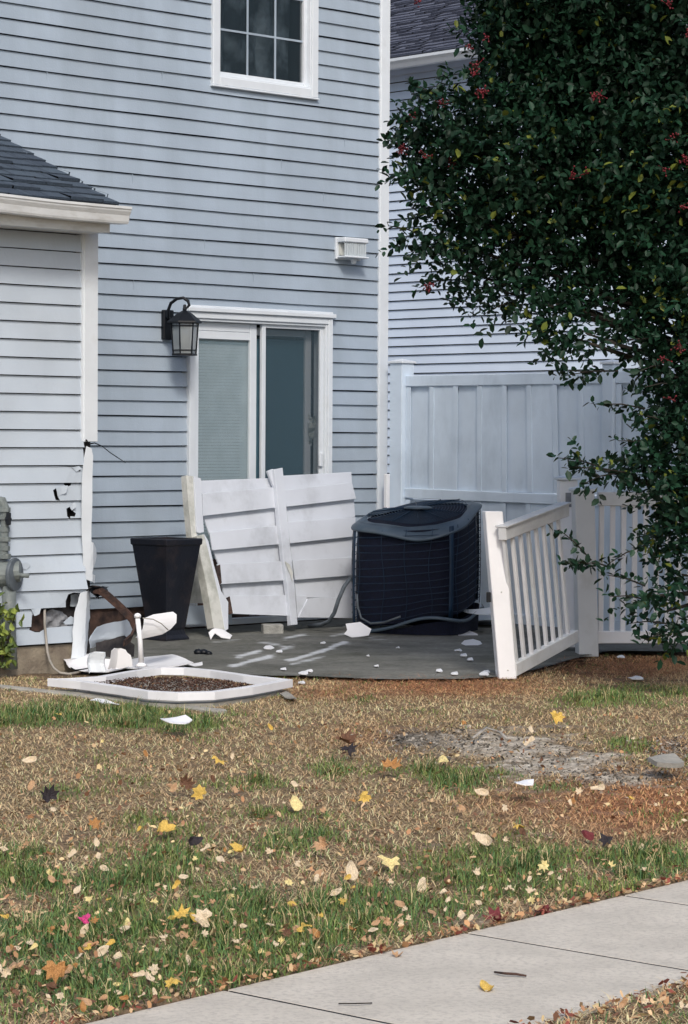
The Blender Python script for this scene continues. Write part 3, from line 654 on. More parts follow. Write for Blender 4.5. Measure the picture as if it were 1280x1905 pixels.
# ------------------------------------------------------------------ FALLEN LEAVES
def leafmat(name, c): return mat(name, c, .6, .25, 25, .4, 60, spec=.3)
LM = {'yellow': leafmat('leaf_yellow', (.62, .42, .10)), 'pale': leafmat('leaf_pale_yellow', (.72, .60, .28)), 'tan': leafmat('leaf_tan', (.48, .30, .17)),
      'cream': leafmat('leaf_cream', (.66, .54, .38)), 'brown': leafmat('leaf_brown', (.14, .07, .04)), 'orange': leafmat('leaf_orange', (.40, .20, .07)), 'red': leafmat('leaf_dark_red', (.16, .03, .035)),
      'dark': leafmat('leaf_black', (.03, .024, .028)), 'pink': leafmat('petal_pink', (.60, .06, .22))}
def leaf_mesh(kind, cname, seed):
    rr = random.Random(seed); out = []
    if kind == 'maple':
        lob = [(-90, .16), (-62, .50), (-40, .62), (-18, .52), (2, .82), (22, .56), (48, .92), (68, .60), (90, 1.0), (112, .60), (132, .92), (158, .56), (178, .82), (198, .52), (220, .62), (242, .50)]
        out = [(math.cos(R(a))*r_*rr.uniform(.85, 1.1)*.5, math.sin(R(a))*r_*rr.uniform(.85, 1.1)*.5) for a, r_ in lob]
    else:
        out = [(.26*math.sin(t)*(1-.25*math.cos(t))*rr.uniform(.9, 1.1), -.5*math.cos(t)) for t in [math.pi*2*i/12 for i in range(12)]]
    mb = MB(); cu = rr.uniform(.5, 1.5)*rr.choice((1, 1, -1)); fa = rr.uniform(-.9, .9); ph = rr.uniform(0, 6)
    def zf(x, y): return cu*(x*x*1.2+.5*y*y)+fa*x*y*2+.12*math.sin(8*x+ph)*math.cos(6*y+ph)
    ring = [(x, y, zf(x, y)) for x, y in out]; mid = [(x*.5, y*.5, zf(x*.5, y*.5)) for x, y in out]; k = len(out)
    vs = ring+mid+[(0, 0, 0)]; th = .012
    fs = [(i, (i+1) % k, k+(i+1) % k, k+i) for i in range(k)]+[(k+i, k+(i+1) % k, 2*k) for i in range(k)]
    n = len(vs); mb.add(vs+[(a, b_, c-th) for a, b_, c in vs], fs+[tuple(q+n for q in f[::-1]) for f in fs]+[((i+1) % k, i, i+n, (i+1) % k+n) for i in range(k)])
    me_o = mb.build('tmp_leaf', LM[cname], fix=False); me = me_o.data; bpy.data.objects.remove(me_o); me.name = 'fallen_leaf'; return me
LMESH = {}
for kd in ('maple', 'oval'):
    for cn in LM:
        LMESH[(kd, cn)] = [leaf_mesh(kd, cn, hash((kd, len(cn), i)) % 999 if False else (len(cn)*31+i*7+(3 if kd == 'maple' else 0))) for i in range(6)]
GLAB = {('maple', 'yellow'): 'small yellow maple leaf lying in the lawn', ('oval', 'yellow'): 'small yellow oval leaf lying in the lawn', ('maple', 'tan'): 'small tan lobed leaf lying in the lawn',
        ('oval', 'tan'): 'small tan oval leaf lying in the lawn', ('oval', 'cream'): 'small cream oval leaf lying in the lawn', ('maple', 'cream'): 'small cream lobed leaf lying in the lawn', ('oval', 'brown'): 'small dark brown oval leaf lying in the lawn',
        ('oval', 'pale'): 'small pale yellow oval leaf in the lawn', ('maple', 'pale'): 'small pale yellow lobed leaf in the lawn', ('oval', 'orange'): 'small orange oval leaf lying in the lawn', ('maple', 'brown'): 'small dark brown lobed leaf in the lawn', ('maple', 'orange'): 'small orange lobed leaf in the lawn'}
def put_leaf(u, v, kd, cn, px, label=None, on=None, lift=.025, name='fallen_leaf', tilt=.7):
    p = gzu(u, v); sc = px/FPX*p.y*1.25
    if on is not None: p = onz(u, v, on); p = p+Z*.004; lift = 0; tilt = .12
    o = bpy.data.objects.new(name, random.choice(LMESH[(kd, cn)])); C.objects.link(o)
    o.location = p+Z*(lift if lift == 0 else lift+sc*.15); o.scale = (sc,)*3
    o.rotation_mode = 'ZYX'; hi = 1.2 if tilt > .3 else .12
    o.rotation_euler = (random.uniform(.15, hi), random.uniform(-tilt, tilt)*.6, random.uniform(0, 6.28))
    if on is None: o.location.z += sc*.3*math.sin(o.rotation_euler[0])
    if label: tag(o, label, 'leaf')
    else: tag(o, GLAB[(kd, cn)], 'leaf', GLAB[(kd, cn)].replace('small ', '').replace(' leaf', ' leaves')+' scattered about')
    return o
BIG = [(405, 1430, 'maple', 'yellow', 34, 'yellow maple leaf in the straw midway between the white frame and the dark brown leaf'),
 (310, 1563, 'maple', 'yellow', 42, 'big bright yellow maple leaf in the left half of the lawn'),
 (725, 1622, 'maple', 'pale', 44, 'big pale yellow maple leaf standing in grass above the bend of the sidewalk'),
 (1035, 1358, 'maple', 'yellow', 32, 'yellow star shaped leaf at the top edge of the grey bare patch'),
 (320, 1855, 'maple', 'yellow', 34, 'vivid yellow leaf nearest the sidewalk edge at lower left'),
 (335, 1733, 'maple', 'yellow', 40, 'yellow leaf clump right of the pink petal'),
 (447, 1602, 'maple', 'yellow', 32, 'yellow folded leaf right of the small black leaf'),
 (552, 1515, 'oval', 'pale', 34, 'pale yellow leaf standing on edge in the middle of the lawn'),
 (963, 1555, 'maple', 'yellow', 30, 'yellow upright leaf left of the black clump'),
 (680, 1506, 'maple', 'yellow', 28, 'yellow leaf in the centre of the lawn below the orange leaf'),
 (373, 1505, 'maple', 'yellow', 32, 'yellow leaf just below the dark brown leaf'),
 (175, 1560, 'maple', 'orange', 28, 'golden leaf left of the big bright yellow leaf'),
 (1010, 1636, 'maple', 'pale', 26, 'pale yellow leaf above the dark red leaves by the sidewalk'),
 (728, 1453, 'maple', 'orange', 42, 'long orange brown leaf below the left end of the bare patch'),
 (345, 1488, 'maple', 'brown', 32, 'dark brown curled leaf between two yellow leaves'),
 (363, 1590, 'oval', 'dark', 26, 'small black leaf right of the big bright yellow leaf'),
 (92, 1514, 'maple', 'dark', 38, 'black crumpled leaf at the left edge of the straw'),
 (1130, 1580, 'maple', 'dark', 30, 'black clump of leaf on the right above the green verge'),
 (1092, 1573, 'oval', 'red', 24, 'dark red leaf left of the black clump'),
 (640, 1400, 'maple', 'brown', 44, 'big brown crumpled leaf in the centre of the straw'),
 (648, 1418, 'maple', 'dark', 34, 'dark leaf under the big brown crumpled leaf'),
 (160, 1737, 'maple', 'pink', 28, 'bright pink petal in the grass at lower left'),
 (55, 1436, 'oval', 'cream', 22, 'pale cream leaf near the left edge below the green strip'),
 (550, 1478, 'oval', 'cream', 18, 'cream leaf above the standing pale yellow leaf'),
 (900, 1590, 'oval', 'cream', 32, 'pale upright leaf between the yellow leaves right of centre'),
 (895, 1497, 'oval', 'cream', 22, 'cream leaf in straw below the middle of the bare patch'),
 (1112, 1488, 'oval', 'cream', 22, 'cream leaf in orange straw below the right end of the bare patch'),
 (825, 1431, 'oval', 'pale', 26, 'pale leaf below the left part of the bare patch'),
 (595, 1600, 'maple', 'tan', 34, 'tan leaf beside the green grass in the middle of the lawn'),
 (785, 1672, 'oval', 'cream', 24, 'cream leaf in green grass right of the big pale maple leaf'),
 (655, 1650, 'oval', 'cream', 32, 'cream curled leaf left below the big pale maple leaf'),
 (28, 1818, 'oval', 'tan', 28, 'light tan leaf in grass at the lower left edge'),
 (105, 1845, 'maple', 'orange', 52, 'broad golden leaf in the lower left corner'),
 (380, 1745, 'maple', 'cream', 44, 'cream leaf pile right of the yellow leaf clump'),
 (985, 1400, 'oval', 'cream', 20, 'cream leaf on the grey bare patch')]
for a in BIG: put_leaf(a[0], a[1], a[2], a[3], a[4]*1.02, a[5], name='petal' if a[3] == 'pink' else 'fallen_leaf')
for a in [(925, 1712, 'maple', 'red', 50, 'dark red leaf on the sidewalk edge, left one of three'), (960, 1703, 'maple', 'red', 40, 'dark red leaf on the sidewalk edge, middle one of three'), (1005, 1698, 'maple', 'red', 44, 'dark red leaf on the sidewalk edge, right one of three'),
          (905, 1841, 'oval', 'yellow', 38, 'yellow leaf lying flat on the sidewalk'), (737, 1780, 'maple', 'tan', 26, 'tan leaf lying on the sidewalk near its grass edge')]:
    put_leaf(*a, on=-.185)
cnt = 0; KN = list(GLAB); WT = [5 if k[1] in ('tan', 'cream') else (1.5 if k[1] in ('yellow', 'pale') else 1.6) for k in KN]
while cnt < 245:
    v = 1300+ (1905-1300)*random.random()**.5; u = random.uniform(-20, 1290); p = gzu(u, v); dd = swd(p.x, p.y)
    if -.03 < dd < SW+.03: continue
    if dd > SW and random.random() < .3: continue
    if v < 1500 and random.random() < .45: continue
    if u < 560 and v < 1330: continue
    kd, cn = random.choices(KN, WT)[0]; put_leaf(u, v, kd, cn, random.uniform(10, 24)*(.65+.4*(v-1300)/600)); cnt += 1
# litter along the pavement edge: uncountable crumbs of leaf
nl = 1700; V = []; Fq = []; cc = []
pal = np.array([[.46, .26, .13], [.40, .21, .11], [.55, .38, .22], [.20, .10, .06], [.62, .48, .26], [.24, .07, .05]])
def crumb(cx, cy, cz, s_, c):
    k = len(V); b2 = random.uniform(.3, .8)
    e1 = Vector((random.gauss(0, 1), random.gauss(0, 1), random.gauss(0, .6))).normalized(); e2 = e1.cross(Vector((random.gauss(0, .6), random.gauss(0, .6), 1))).normalized()
    for q in range(5):
        an = q*1.2566; r2 = s_*random.uniform(.6, 1.1); w3 = e1*math.cos(an)*r2+e2*math.sin(an)*r2*b2; V.append((cx+w3.x, cy+w3.y, cz+s_*.3+w3.z))
    Fq.append((k, k+1, k+2, k+3, k+4)); cc.extend([c*random.uniform(.7, 1.2)]*5)
for i in range(nl):
    side = random.random()
    t = random.uniform(-.5, 3.6)
    if side < .38: dd = -abs(random.gauss(0, .02))+.012
    else: dd = SW+abs(random.gauss(0, .10))
    px_, py_ = sA.x+sdir.x*t+snr.x*dd, sA.y+sdir.y*t+snr.y*dd
    crumb(px_, py_, -.182+random.uniform(0, .02), random.uniform(.006, .019), pal[random.randrange(6)])
for i in range(5200):
    u, v = random.uniform(-10, 1290), 1330+575*random.random()**.8; p = gzu(u, v)
    if -.04 < swd(p.x, p.y) < SW+.03: continue
    crumb(p.x, p.y, p.z+random.uniform(.008, .035), random.uniform(.004, .016), pal[random.choice((0, 2, 2, 1, 4, 3, 3))])
for i in range(3200):
    bx = random.choice(BARE[:5]); u, v = random.gauss(bx[0], bx[2]*.8), random.gauss(bx[1], bx[3]*.8); p = gzu(u, v)
    if v > 1200: crumb(p.x, p.y, p.z+.004, random.uniform(.003, .013), np.array([.30, .27, .23])*random.choice((.2, .35, .7, 1, 1.4)))
tag(mesh_np('leaf_litter', np.array(V), np.array(Fq), M['straw'], np.array(cc)), 'crumbled leaf litter in the lawn and along the sidewalk edge', 'leaf litter', kind='stuff')
# twigs and small objects on the pavement
def twig(name, uvs, z, r_, mt, label, cat='twig'):
    b = MB(); b.tube([onz(a, c, z)+Z*dz for a, c, dz in uvs], r_, 6); tag(b.build(name, mt, smooth=True), label, cat)
twig('twig', [(920, 1811, .004), (938, 1816, .008), (960, 1816, .006), (979, 1818, .004)], -.183, [.003, .004, .004, .003], M['rust'], 'short dark twig lying on the sidewalk above the flat yellow leaf')
twig('twig', [(630, 1869, .003), (660, 1871, .006), (692, 1868, .003)], -.183, .002, M['bark'], 'thin twig lying on the lowest slab of the sidewalk')
twig('twig', [(880, 1385, .03), (905, 1365, .03), (930, 1370, .02), (942, 1382, .02)], -.05, .006, M['cable'], 'pale dead twig on the dark left part of the bare patch')

# ================================================================== SHARDS AND DEBRIS
def shard(name, uvs, z, label, mt=None, th=.004, curlv=.01, cat='shard', jit=0, tilt=None, step=.03, lift=0):
    P = Vector((0, 0, z+th+.002+lift)); Nn = Vector(tilt).normalized() if tilt else Z
    if tilt:
        c = onz(sum(a for a, _ in uvs)/len(uvs), sum(c for _, c in uvs)/len(uvs), z+lift+.01); P = c
    o = sheet(name, uvs, P, Nn, mt or M['chip'], None, th, step, fn=(lambda a, c: curlv*(a*a+.4*math.sin(3*c+a))), jit=jit)
    return tag(o, label, cat)
shard('siding_shard', [(640, 1180), (646, 1172), (643, 1161), (670, 1157), (691, 1171), (686, 1182), (655, 1186)], 0, 'angular white shard on the patio in front of the air conditioner', tilt=(0, -1, .8), th=.006, curlv=.004, lift=.04)
shard('siding_shard', [(858, 1197), (864, 1191), (880, 1189), (893, 1193), (897, 1197), (886, 1202), (868, 1202)], 0, 'oval white shard on the patio beside the leaning gate post', tilt=(0, -.05, 1), curlv=.002)
shard('siding_shard', [(851, 1176), (870, 1173), (888, 1179), (891, 1184), (866, 1186), (853, 1184)], 0, 'white shard just above the oval one beside the gate post', tilt=(0, -.05, 1), curlv=.003)
shard('siding_strip', [(832, 1168), (860, 1162), (905, 1154), (920, 1160), (900, 1166), (845, 1171)], 0, 'long white strip pointing at the gate post', tilt=(0, -.03, 1), mt=M['vinyl_old'], step=.05)
shard('siding_strip', [(852, 1137), (870, 1135), (918, 1132), (920, 1143), (870, 1142)], .14, 'white strip poking out right of the air conditioner', tilt=(0, -.2, 1), mt=M['trim'], step=.05)
shard('vinyl_sheet', [(856, 1146), (905, 1146), (930, 1158), (915, 1162), (880, 1160)], .03, 'grey crumpled strip between the two white strips', mt=M['vinyl_old'], curlv=.03, step=.05)
for i, (a, c, s_) in enumerate([(846, 1253, 8), (816, 1248, 6), (899, 1254, 9), (700, 1239, 5), (852, 1210, 6), (863, 1219, 7), (874, 1227, 6), (684, 1220, 3), (775, 1263, 4), (640, 1165, 4), (565, 1252, 9), (575, 1248, 6), (527, 1245, 6), (662, 1261, 5), (498, 1205, 9), (520, 1212, 6), (850, 1165, 6), (905, 1250, 6), (740, 1205, 3), (600, 1196, 5), (1155, 1222, 6), (560, 1270, 6)]):
    pts = [(a+s_*math.cos(t)*random.uniform(.8, 1.4), c+s_*.42*math.sin(t)*random.uniform(.7, 1.2)) for t in [k*1.0472 for k in range(6)]]
    o = shard('plastic_chip', pts, 0 if c < 1258 else -.015, 'small white plastic chip scattered on the patio', curlv=.006, step=.02); tag(o, group='white chips scattered on the patio')
shard('siding_shard', [(298, 1341), (312, 1336), (345, 1335), (358, 1340), (345, 1346), (315, 1346)], -.02, 'flat white shard in the green grass in front of the white frame', lift=.03, tilt=(0, -.12, 1))
shard('siding_strip', [(168, 1302), (180, 1301), (222, 1309), (222, 1312), (205, 1311)], -.02, 'thin white sliver under the front of the white frame', lift=.02)
shard('siding_shard', [(1168, 1261), (1182, 1259), (1197, 1262), (1196, 1266), (1180, 1265)], -.02, 'white sliver on the dark soil right of the leaning gate', lift=.012)
shard('stone_flake', [(1205, 1411), (1222, 1405), (1255, 1407), (1273, 1416), (1250, 1424), (1222, 1420)], -.06, 'pale flat stone flake at the right end of the bare patch', mt=M['concrete'], lift=.03, th=.02, cat='stone', tilt=(0, -.1, 1))
shard('siding_strip', [(956, 1456), (975, 1453), (993, 1455), (992, 1459), (960, 1459)], -.07, 'short white strip lying below the grey bare patch', lift=.02)
shard('concrete_flake', [(520, 1291), (532, 1288), (552, 1298), (548, 1303), (530, 1297)], -.02, 'flat grey flake right of the white frame corner', mt=M['concrete'], lift=.01, cat='stone')
# black shoes-like lump and paver
b = MB()
for a, c, s_ in ((369, 1217, .030), (379, 1217, .030), (388, 1218, .022)):
    p = onz(a, c, 0); b.lathe(p+Z*.0, Vector((.1, 0, 1)), [(0, s_*.9), (s_*.5, s_*1.05), (s_*.9, s_*.7), (s_*1.1, .002)], 9)
tag(b.build('rubber_scrap', M['black'], smooth=True), 'small black rubber scrap on the patio behind the white frame', 'scrap')
P0 = onz(506, 1181, 0); b = MB(); b.box(P0+Z*.035+Vector((0, .06, 0)), Vector((.068, .012, 0)), Vector((-.01, .055, 0)), Z*.033+Vector((0, .006, 0)), .006)
tag(b.build('paver_brick', M['brick']), 'grey concrete brick on the patio under the leaning fence panel', 'brick')

# ---- debris pile at the annex corner
AP = lambda o_: ANX.pt(0, 0, o_)
tag(sheet('torn_siding', [(176, 1166), (200, 1158), (238, 1149), (246, 1153), (250, 1166), (246, 1178), (236, 1189), (205, 1198), (176, 1207), (165, 1190)], AP(.09), N, M['siding_annex'], None, .004, .02, fn=lambda a, c: .045*max(0, c+.1)-.05*max(0, -c-.3)+.01*math.sin(a*4), jit=.002), 'white siding plank torn loose and curling out at the house corner', 'siding piece')
tag(sheet('torn_siding', [(252, 1186), (262, 1170), (266, 1150), (285, 1143), (322, 1138), (327, 1143), (324, 1158), (314, 1170), (300, 1180), (275, 1186), (262, 1189)], AP(.40), N, M['chip'], None, .004, .02, fn=lambda a, c: .02*(1-c*c)), 'white wedge of siding leaning in front of the black planter', 'siding piece')
b = MB(); b.tube([AP(.3)+onp(u, v, AP(.45), N)-AP(.3) for u, v in ((266, 1150), (285, 1152), (300, 1160), (313, 1172))], .003, 6)
tag(b.build('wire', M['cable'], smooth=True), 'thin wire hanging across the white siding wedge', 'wire')
b = MB(); p0, p1 = onp(263, 1236, AP(.45), N), onp(256, 1149, AP(.45), N)
b.tube([p0, p0.lerp(p1, .5)+Vector((.004, 0, 0)), p1], [.016, .014, .014], 10); b.lathe(p1, Z, [(0, .014), (.0, .019), (.014, .020), (.022, .014), (.026, .004)], 10)
b.lathe(p0-Z*.01, Z, [(0, .035), (.01, .03), (.02, .016)], 10)
tag(b.build('vinyl_stake', M['chip'], smooth=True), 'thin white upright stake standing in the debris before the planter', 'stake')
b = MB(); path = [onp(u, v, AP(o_), N) for u, v, o_ in ((170, 1096, .03), (186, 1098, .08), (200, 1108, .12), (218, 1124, .16), (233, 1138, .2), (246, 1152, .24), (252, 1166, .26), (243, 1186, .28), (232, 1196, .3))]
for p, q in zip(path[:-1], path[1:]): b.bar(p, q+(q-p)*.08, .045, .012, Vector((.3, -.2, 1)))
strap = tag(b.build('rusty_strap', M['rust']), 'rusty brown metal strap bent out of the broken house corner', 'strap')
tag(sheet('torn_felt', [(164, 1087), (176, 1092), (190, 1090), (208, 1092), (196, 1100), (190, 1110), (180, 1114), (170, 1106)], AP(.07), N, M['black'], None, .008, .015, fn=lambda a, c: .03*math.sin(a*4+c*3), jit=.003), 'torn black felt poking out of the house corner above the rusty strap', 'felt')
b = MB(); b.tube([onp(u, v, AP(.03), N) for u, v in ((160, 818), (166, 826), (176, 824), (190, 830), (205, 842), (220, 852), (234, 861))], [.005, .005, .0035, .003, .003, .003, .0015], 6)
tag(b.build('loose_wire', M['black'], smooth=True), 'black wire sticking out of the broken corner trim', 'wire')
b = MB(); b.tube([onp(u, v, AP(o_), N) for u, v, o_ in ((83, 1134, .0), (83, 1160, .03), (86, 1190, .03), (88, 1212, .04), (92, 1228, .06), (100, 1243, .10), (112, 1252, .14), (128, 1254, .2), (150, 1250, .2))], .0075, 8)
tag(b.build('cable', M['cable'], smooth=True), 'grey cable hanging from the torn siding to the ground', 'cable')
b = MB(); b.tube([onz(u, v, .02) for u, v in ((120, 1232), (128, 1240), (140, 1247), (160, 1244), (176, 1240))], .004, 6)
tag(b.build('wire', M['black'], smooth=True), 'black wire loop on the soil by the white sheets', 'wire')
shard('vinyl_sheet', [(118, 1228), (135, 1224), (155, 1218), (180, 1230), (225, 1234), (236, 1243), (200, 1247), (150, 1250), (128, 1247)], 0, 'crumpled white sheet on the soil at the foot of the house corner', tilt=(0, -.2, 1), curlv=.03, jit=.006, step=.03, lift=.02)
tag(sheet('torn_siding', [(158, 1252), (163, 1222), (176, 1212), (186, 1212), (192, 1228), (198, 1247), (178, 1250)], AP(.32), N, M['trim'], None, .004, .02, fn=lambda a, c: .03*math.sin(a*4)+.02*abs(c), jit=.007), 'dirty white scrap standing upright in front of the torn corner trim', 'siding piece')
tag(sheet('torn_siding', [(194, 1243), (200, 1222), (200, 1210), (208, 1205), (228, 1208), (236, 1218), (240, 1240), (215, 1245)], AP(.38), N, M['chip'], None, .004, .02, fn=lambda a, c: .04*abs(a)+.01*c, jit=.007), 'white scrap standing upright left of the thin white stake', 'siding piece')
shard('vinyl_sheet', [(196, 1241), (235, 1228), (262, 1223), (320, 1222), (345, 1228), (360, 1233), (330, 1238), (290, 1241), (240, 1245)], .0, 'long white sheet lying on the patio behind the white frame', tilt=(0, -.06, 1), curlv=.012, lift=.015)
shard('siding_strip', [(330, 1237), (376, 1233), (377, 1236), (350, 1240)], 0, 'thin white strip at the right tip of the long white sheet')
for a, c, s_, lb in ((100, 1222, .06, 'brown broken board by the foundation beside the cable'), (90, 1236, .05, 'dark broken board on the soil left of the white sheet'), (118, 1240, .05, 'reddish wood scrap between the cable and the white sheet')):
    p = onz(a, c, .0); b = MB(); b.box(p+Z*.02, Vector((s_, s_*.3, .01)), Vector((-.01, .02, .003)), Vector((0, 0, .012)), .003)
    tag(b.build('wood_scrap', M['insul']), lb, 'wood scrap')
tag(sheet('vinyl_sheet', [(182, 1196), (230, 1182), (250, 1200), (255, 1222), (200, 1222), (178, 1214)], AP(.10), N, M['sheath'], None, .006, .03, fn=lambda a, c: .03*a*c, jit=.006), 'torn black underlay hanging below the curled siding plank', 'sheeting')  # near-black sheet closing the space under the curled plank

# ---- white rounded frame lying on the ground
ft = .055
def fpt(u, v, z): return onz(u, v, z)
outer = [fpt(88, 1262, ft), fpt(150, 1268, ft), fpt(215, 1277, ft), fpt(275, 1286, ft), fpt(331, 1289, ft), fpt(400, 1287, ft), fpt(470, 1278, ft), fpt(545, 1264, ft), fpt(470, 1256, ft), fpt(400, 1246, ft), fpt(345, 1241, ft), fpt(300, 1240, ft), fpt(250, 1246, ft), fpt(180, 1258, ft), fpt(120, 1262, ft)]
inner = []
for q_, (uu, vv) in zip(outer, [(0, 0)]*len(outer)):
    cc_ = Vector((sum(p.x for p in outer)/len(outer), sum(p.y for p in outer)/len(outer), q_.z)); dd_ = (q_-cc_); inner.append(cc_+dd_*max(.1, (1-.055/dd_.length)))
k = len(outer); b = MB(); dn = Z*(ft+.012)
vs = outer+inner+[p-dn*.62 for p in outer]+[p-dn*.62 for p in inner]
fs = []
for i in range(k):
    j = (i+1) % k; fs += [(i, j, k+j, k+i), (2*k+i, 3*k+i, 3*k+j, 2*k+j), (i, 2*k+i, 2*k+j, j), (k+i, k+j, 3*k+j, 3*k+i)]
b.add(vs, fs); fo = b.build('vinyl_surround', M['vinyl_grime']); fo.data.materials[0] = M['vinyl']
bm_ = fo.modifiers.new('bevel', 'BEVEL'); bm_.width = .004; bm_.segments = 2; bm_.angle_limit = R(40)
tag(fo, 'large white hollow vinyl surround lying flat on the ground around dark brown mulch', 'surround')
n = 14000; V = []; Fq = []; cc = []
cx_, cy_ = sum(p.x for p in inner)/k, sum(p.y for p in inner)/k
ip = [((p.x-cx_)*1.0+cx_, (p.y-cy_)*1.0+cy_) for p in inner]; op_ = [((p.x-cx_)*.97+cx_, (p.y-cy_)*.97+cy_) for p in outer]
for i in range(n):
    xx = random.uniform(min(p[0] for p in ip), max(p[0] for p in ip)); yy = random.uniform(min(p[1] for p in ip), max(p[1] for p in ip))
    if not inpoly(xx, yy, ip): continue
    rr2 = ((xx-cx_)/.52)**2+((yy-cy_)/.50)**2
    if rr2 > random.uniform(.6, 1.15): continue
    crumb(xx, yy, random.uniform(.0, .045)*(1.2-rr2), random.uniform(.004, .011), (np.array([.085, .045, .032]) if random.random() < .93 else np.array([.24, .15, .08]))*random.uniform(.4, 1.6))
tag(mesh_np('mulch', np.array(V), np.array(Fq), M['straw'], np.array(cc)), 'dark brown mulch inside the white frame', 'mulch', kind='stuff')
shp = [Vector((p[0], p[1], .0)) for p in op_]; b = MB(); b.prism([Vector((p.x, p.y, -.004)) for p in shp], Z, .03); tag(b.build('concrete_pad', M['concrete']), 'pale concrete pad showing inside the white frame around the mulch', 'pad')

# ================================================================== FENCES
def post_cap(mb, c, w_, z, wd=None, ax=W, ay=N):
    mb.box(Vector((c.x, c.y, z+.008)), ax*(w_/2+.012), ay*(w_/2+.012), Z*.008, .003)
    k = len(mb.v); h = w_/2+.010
    mb.add([Vector((c.x, c.y, z+.0165))+ax*h*i+ay*h*j for i, j in ((-1, -1), (1, -1), (1, 1), (-1, 1))]+[Vector((c.x, c.y, z+.036))], [(0, 1, 4), (1, 2, 4), (2, 3, 4), (3, 0, 4)])
fence = thing('privacy_fence', 'tall white board privacy fence running from the house corner behind the air conditioner', 'fence', (.40, 18.6, 0))
FW = Wall(Vector((.42, 18.45, 0)), N, -W)
hP = 1.79
def vpost(a, h, wd=.127, lean=0, name='post'):
    b = MB(); c = FW.pt(a, 0); b.box(c+Z*(h/2-.1)+N*lean/2, N*wd/2, W*wd/2, Z*(h/2+.1)+N*lean/2, .004); p = b.build(name, M['vinyl_old'], fence)
    b = MB(); post_cap(b, c+N*lean, wd, h); q = b.build('post_cap', M['trim'], p); q.matrix_parent_inverse = Matrix.Identity(4); return p
vpost(0, 1.88); a2 = 2.02; vpost(a2, 1.84, .10); vpost(a2+2.05, 1.88)
zm0, zm1 = .90, .97
for bay, (s0, s1) in enumerate(((.064, a2-.05), (a2+.05, a2+1.99))):
    b = MB(); b.wbox(FW, s0, s1, hP-.08, hP, -.02, .028, .004); b.build('top_rail', M['vinyl_old'], fence)
    b = MB(); b.box(FW.pt((s0+s1)/2, .92-.012*bay, .004), N*(s1-s0)/2-Z*.01, W*.028, Z*.036, .004); b.build('middle_rail', M['vinyl_old'], fence)
    b = MB(); b.wbox(FW, s0, s1, .03, .10, -.02, .028, .004); b.build('bottom_rail', M['vinyl_old'], fence)
    nbd = 8 if bay == 0 else 8; stp = (s1-s0)/nbd
    for i in range(nbd):
        ln = 0 if bay else .035*max(0, (i-2)/5)**1.3
        for (z0_, z1_) in ((.955, hP-.081), (.101, .885)):
            c = FW.pt(s0+(i+.5)*stp, (z0_+z1_)/2, .010 if i % 2 else -.006)
            lnn = ln if z0_ > .5 else 0
            b = MB(); b.box(c+N*(lnn*.3), N*(stp*(.5 if i % 2 else .5)-.001), W*(.005), Z*(z1_-z0_)/2-N*lnn/2, .002)
            c2 = FW.pt(s0+(i+.5)*stp, (z0_+z1_)/2, .019)-N*(stp*.5); b.box(c2+N*(.026+lnn*.3), N*.022, W*.003, Z*((z1_-z0_)/2-.003)-N*lnn/2)
            b.build('board', M['vinyl_old'], fence)

# gate post + broken picket panel
gate = thing('picket_gate', 'leaning white picket gate with its thick bright end post tipped toward the patio', 'gate', tuple(onz(941, 1262, 0)))
pb = onz(942, 1262, -.01); pt_ = atd(916, 951, pb.y-.02)
gd = Vector((.46, .89, 0)).normalized(); ga = Vector((gd.y, -gd.x, 0))
px_ax = Vector((1, .12, 0)).normalized(); py_ax = Vector((-.12, 1, 0)).normalized()
b = MB(); ax_ = (pt_-pb); b.box((pb+pt_)/2, px_ax*.050, py_ax*.05, ax_/2, .004); gp = b.build('post', M['chip'], gate)
q = MB(); q.box(onp(909, 1111, pb-py_ax*.056, -py_ax), px_ax*.012, py_ax*.012, Z*.028, .003); q.build('latch', M['black'], gate)
for vv in (978, 1100, 1245):
    q = MB(); t_ = (1262-vv)/311; c = pb+ax_*t_+py_ax*-.051+px_ax*.004; q.lathe(c, -py_ax, [(0, .005), (.002, .0045), (.003, .001)], 8); q.build('screw', M['vinyl_grime'], gate, smooth=True)
# panel corner points (pixels -> a vertical plane through the two posts, slightly racked)
GP = pb+gd*.04; GN = Vector((-gd.y, gd.x, 0))
gq = lambda u, v: onp(u, v, GP+px_ax*.03, ga)
tl, tr, bl_, br_ = gq(934, 993), gq(1052, 948), gq(957, 1245), gq(1070, 1183)
b = MB(); b.bar(tl-(tr-tl)*.0, tr, .075, .05, Z, .004); b.build('top_rail', M['picket'], gate)
b = MB(); b.bar(tl+Z*.04-(tr-tl)*.01, tr+Z*.04, .010, .075, Z, .002); b.build('rail_cap', M['picket'], gate)
b = MB(); b.bar(bl_+(bl_-br_)*.02, br_, .075, .045, Z, .004); b.build('bottom_rail', M['picket'], gate)
for i in range(8):
    t_ = (i+.25)/7.7; t_ *= .93; p = bl_.lerp(br_, t_)+Z*.03; q2 = tl.lerp(tr, min(1, t_+.0))-Z*.03
    b = MB(); b.bar(p, q2, .030, .018, gd, .002); b.build('picket', M['vinyl'] if i % 3 else M['picket'], gate)
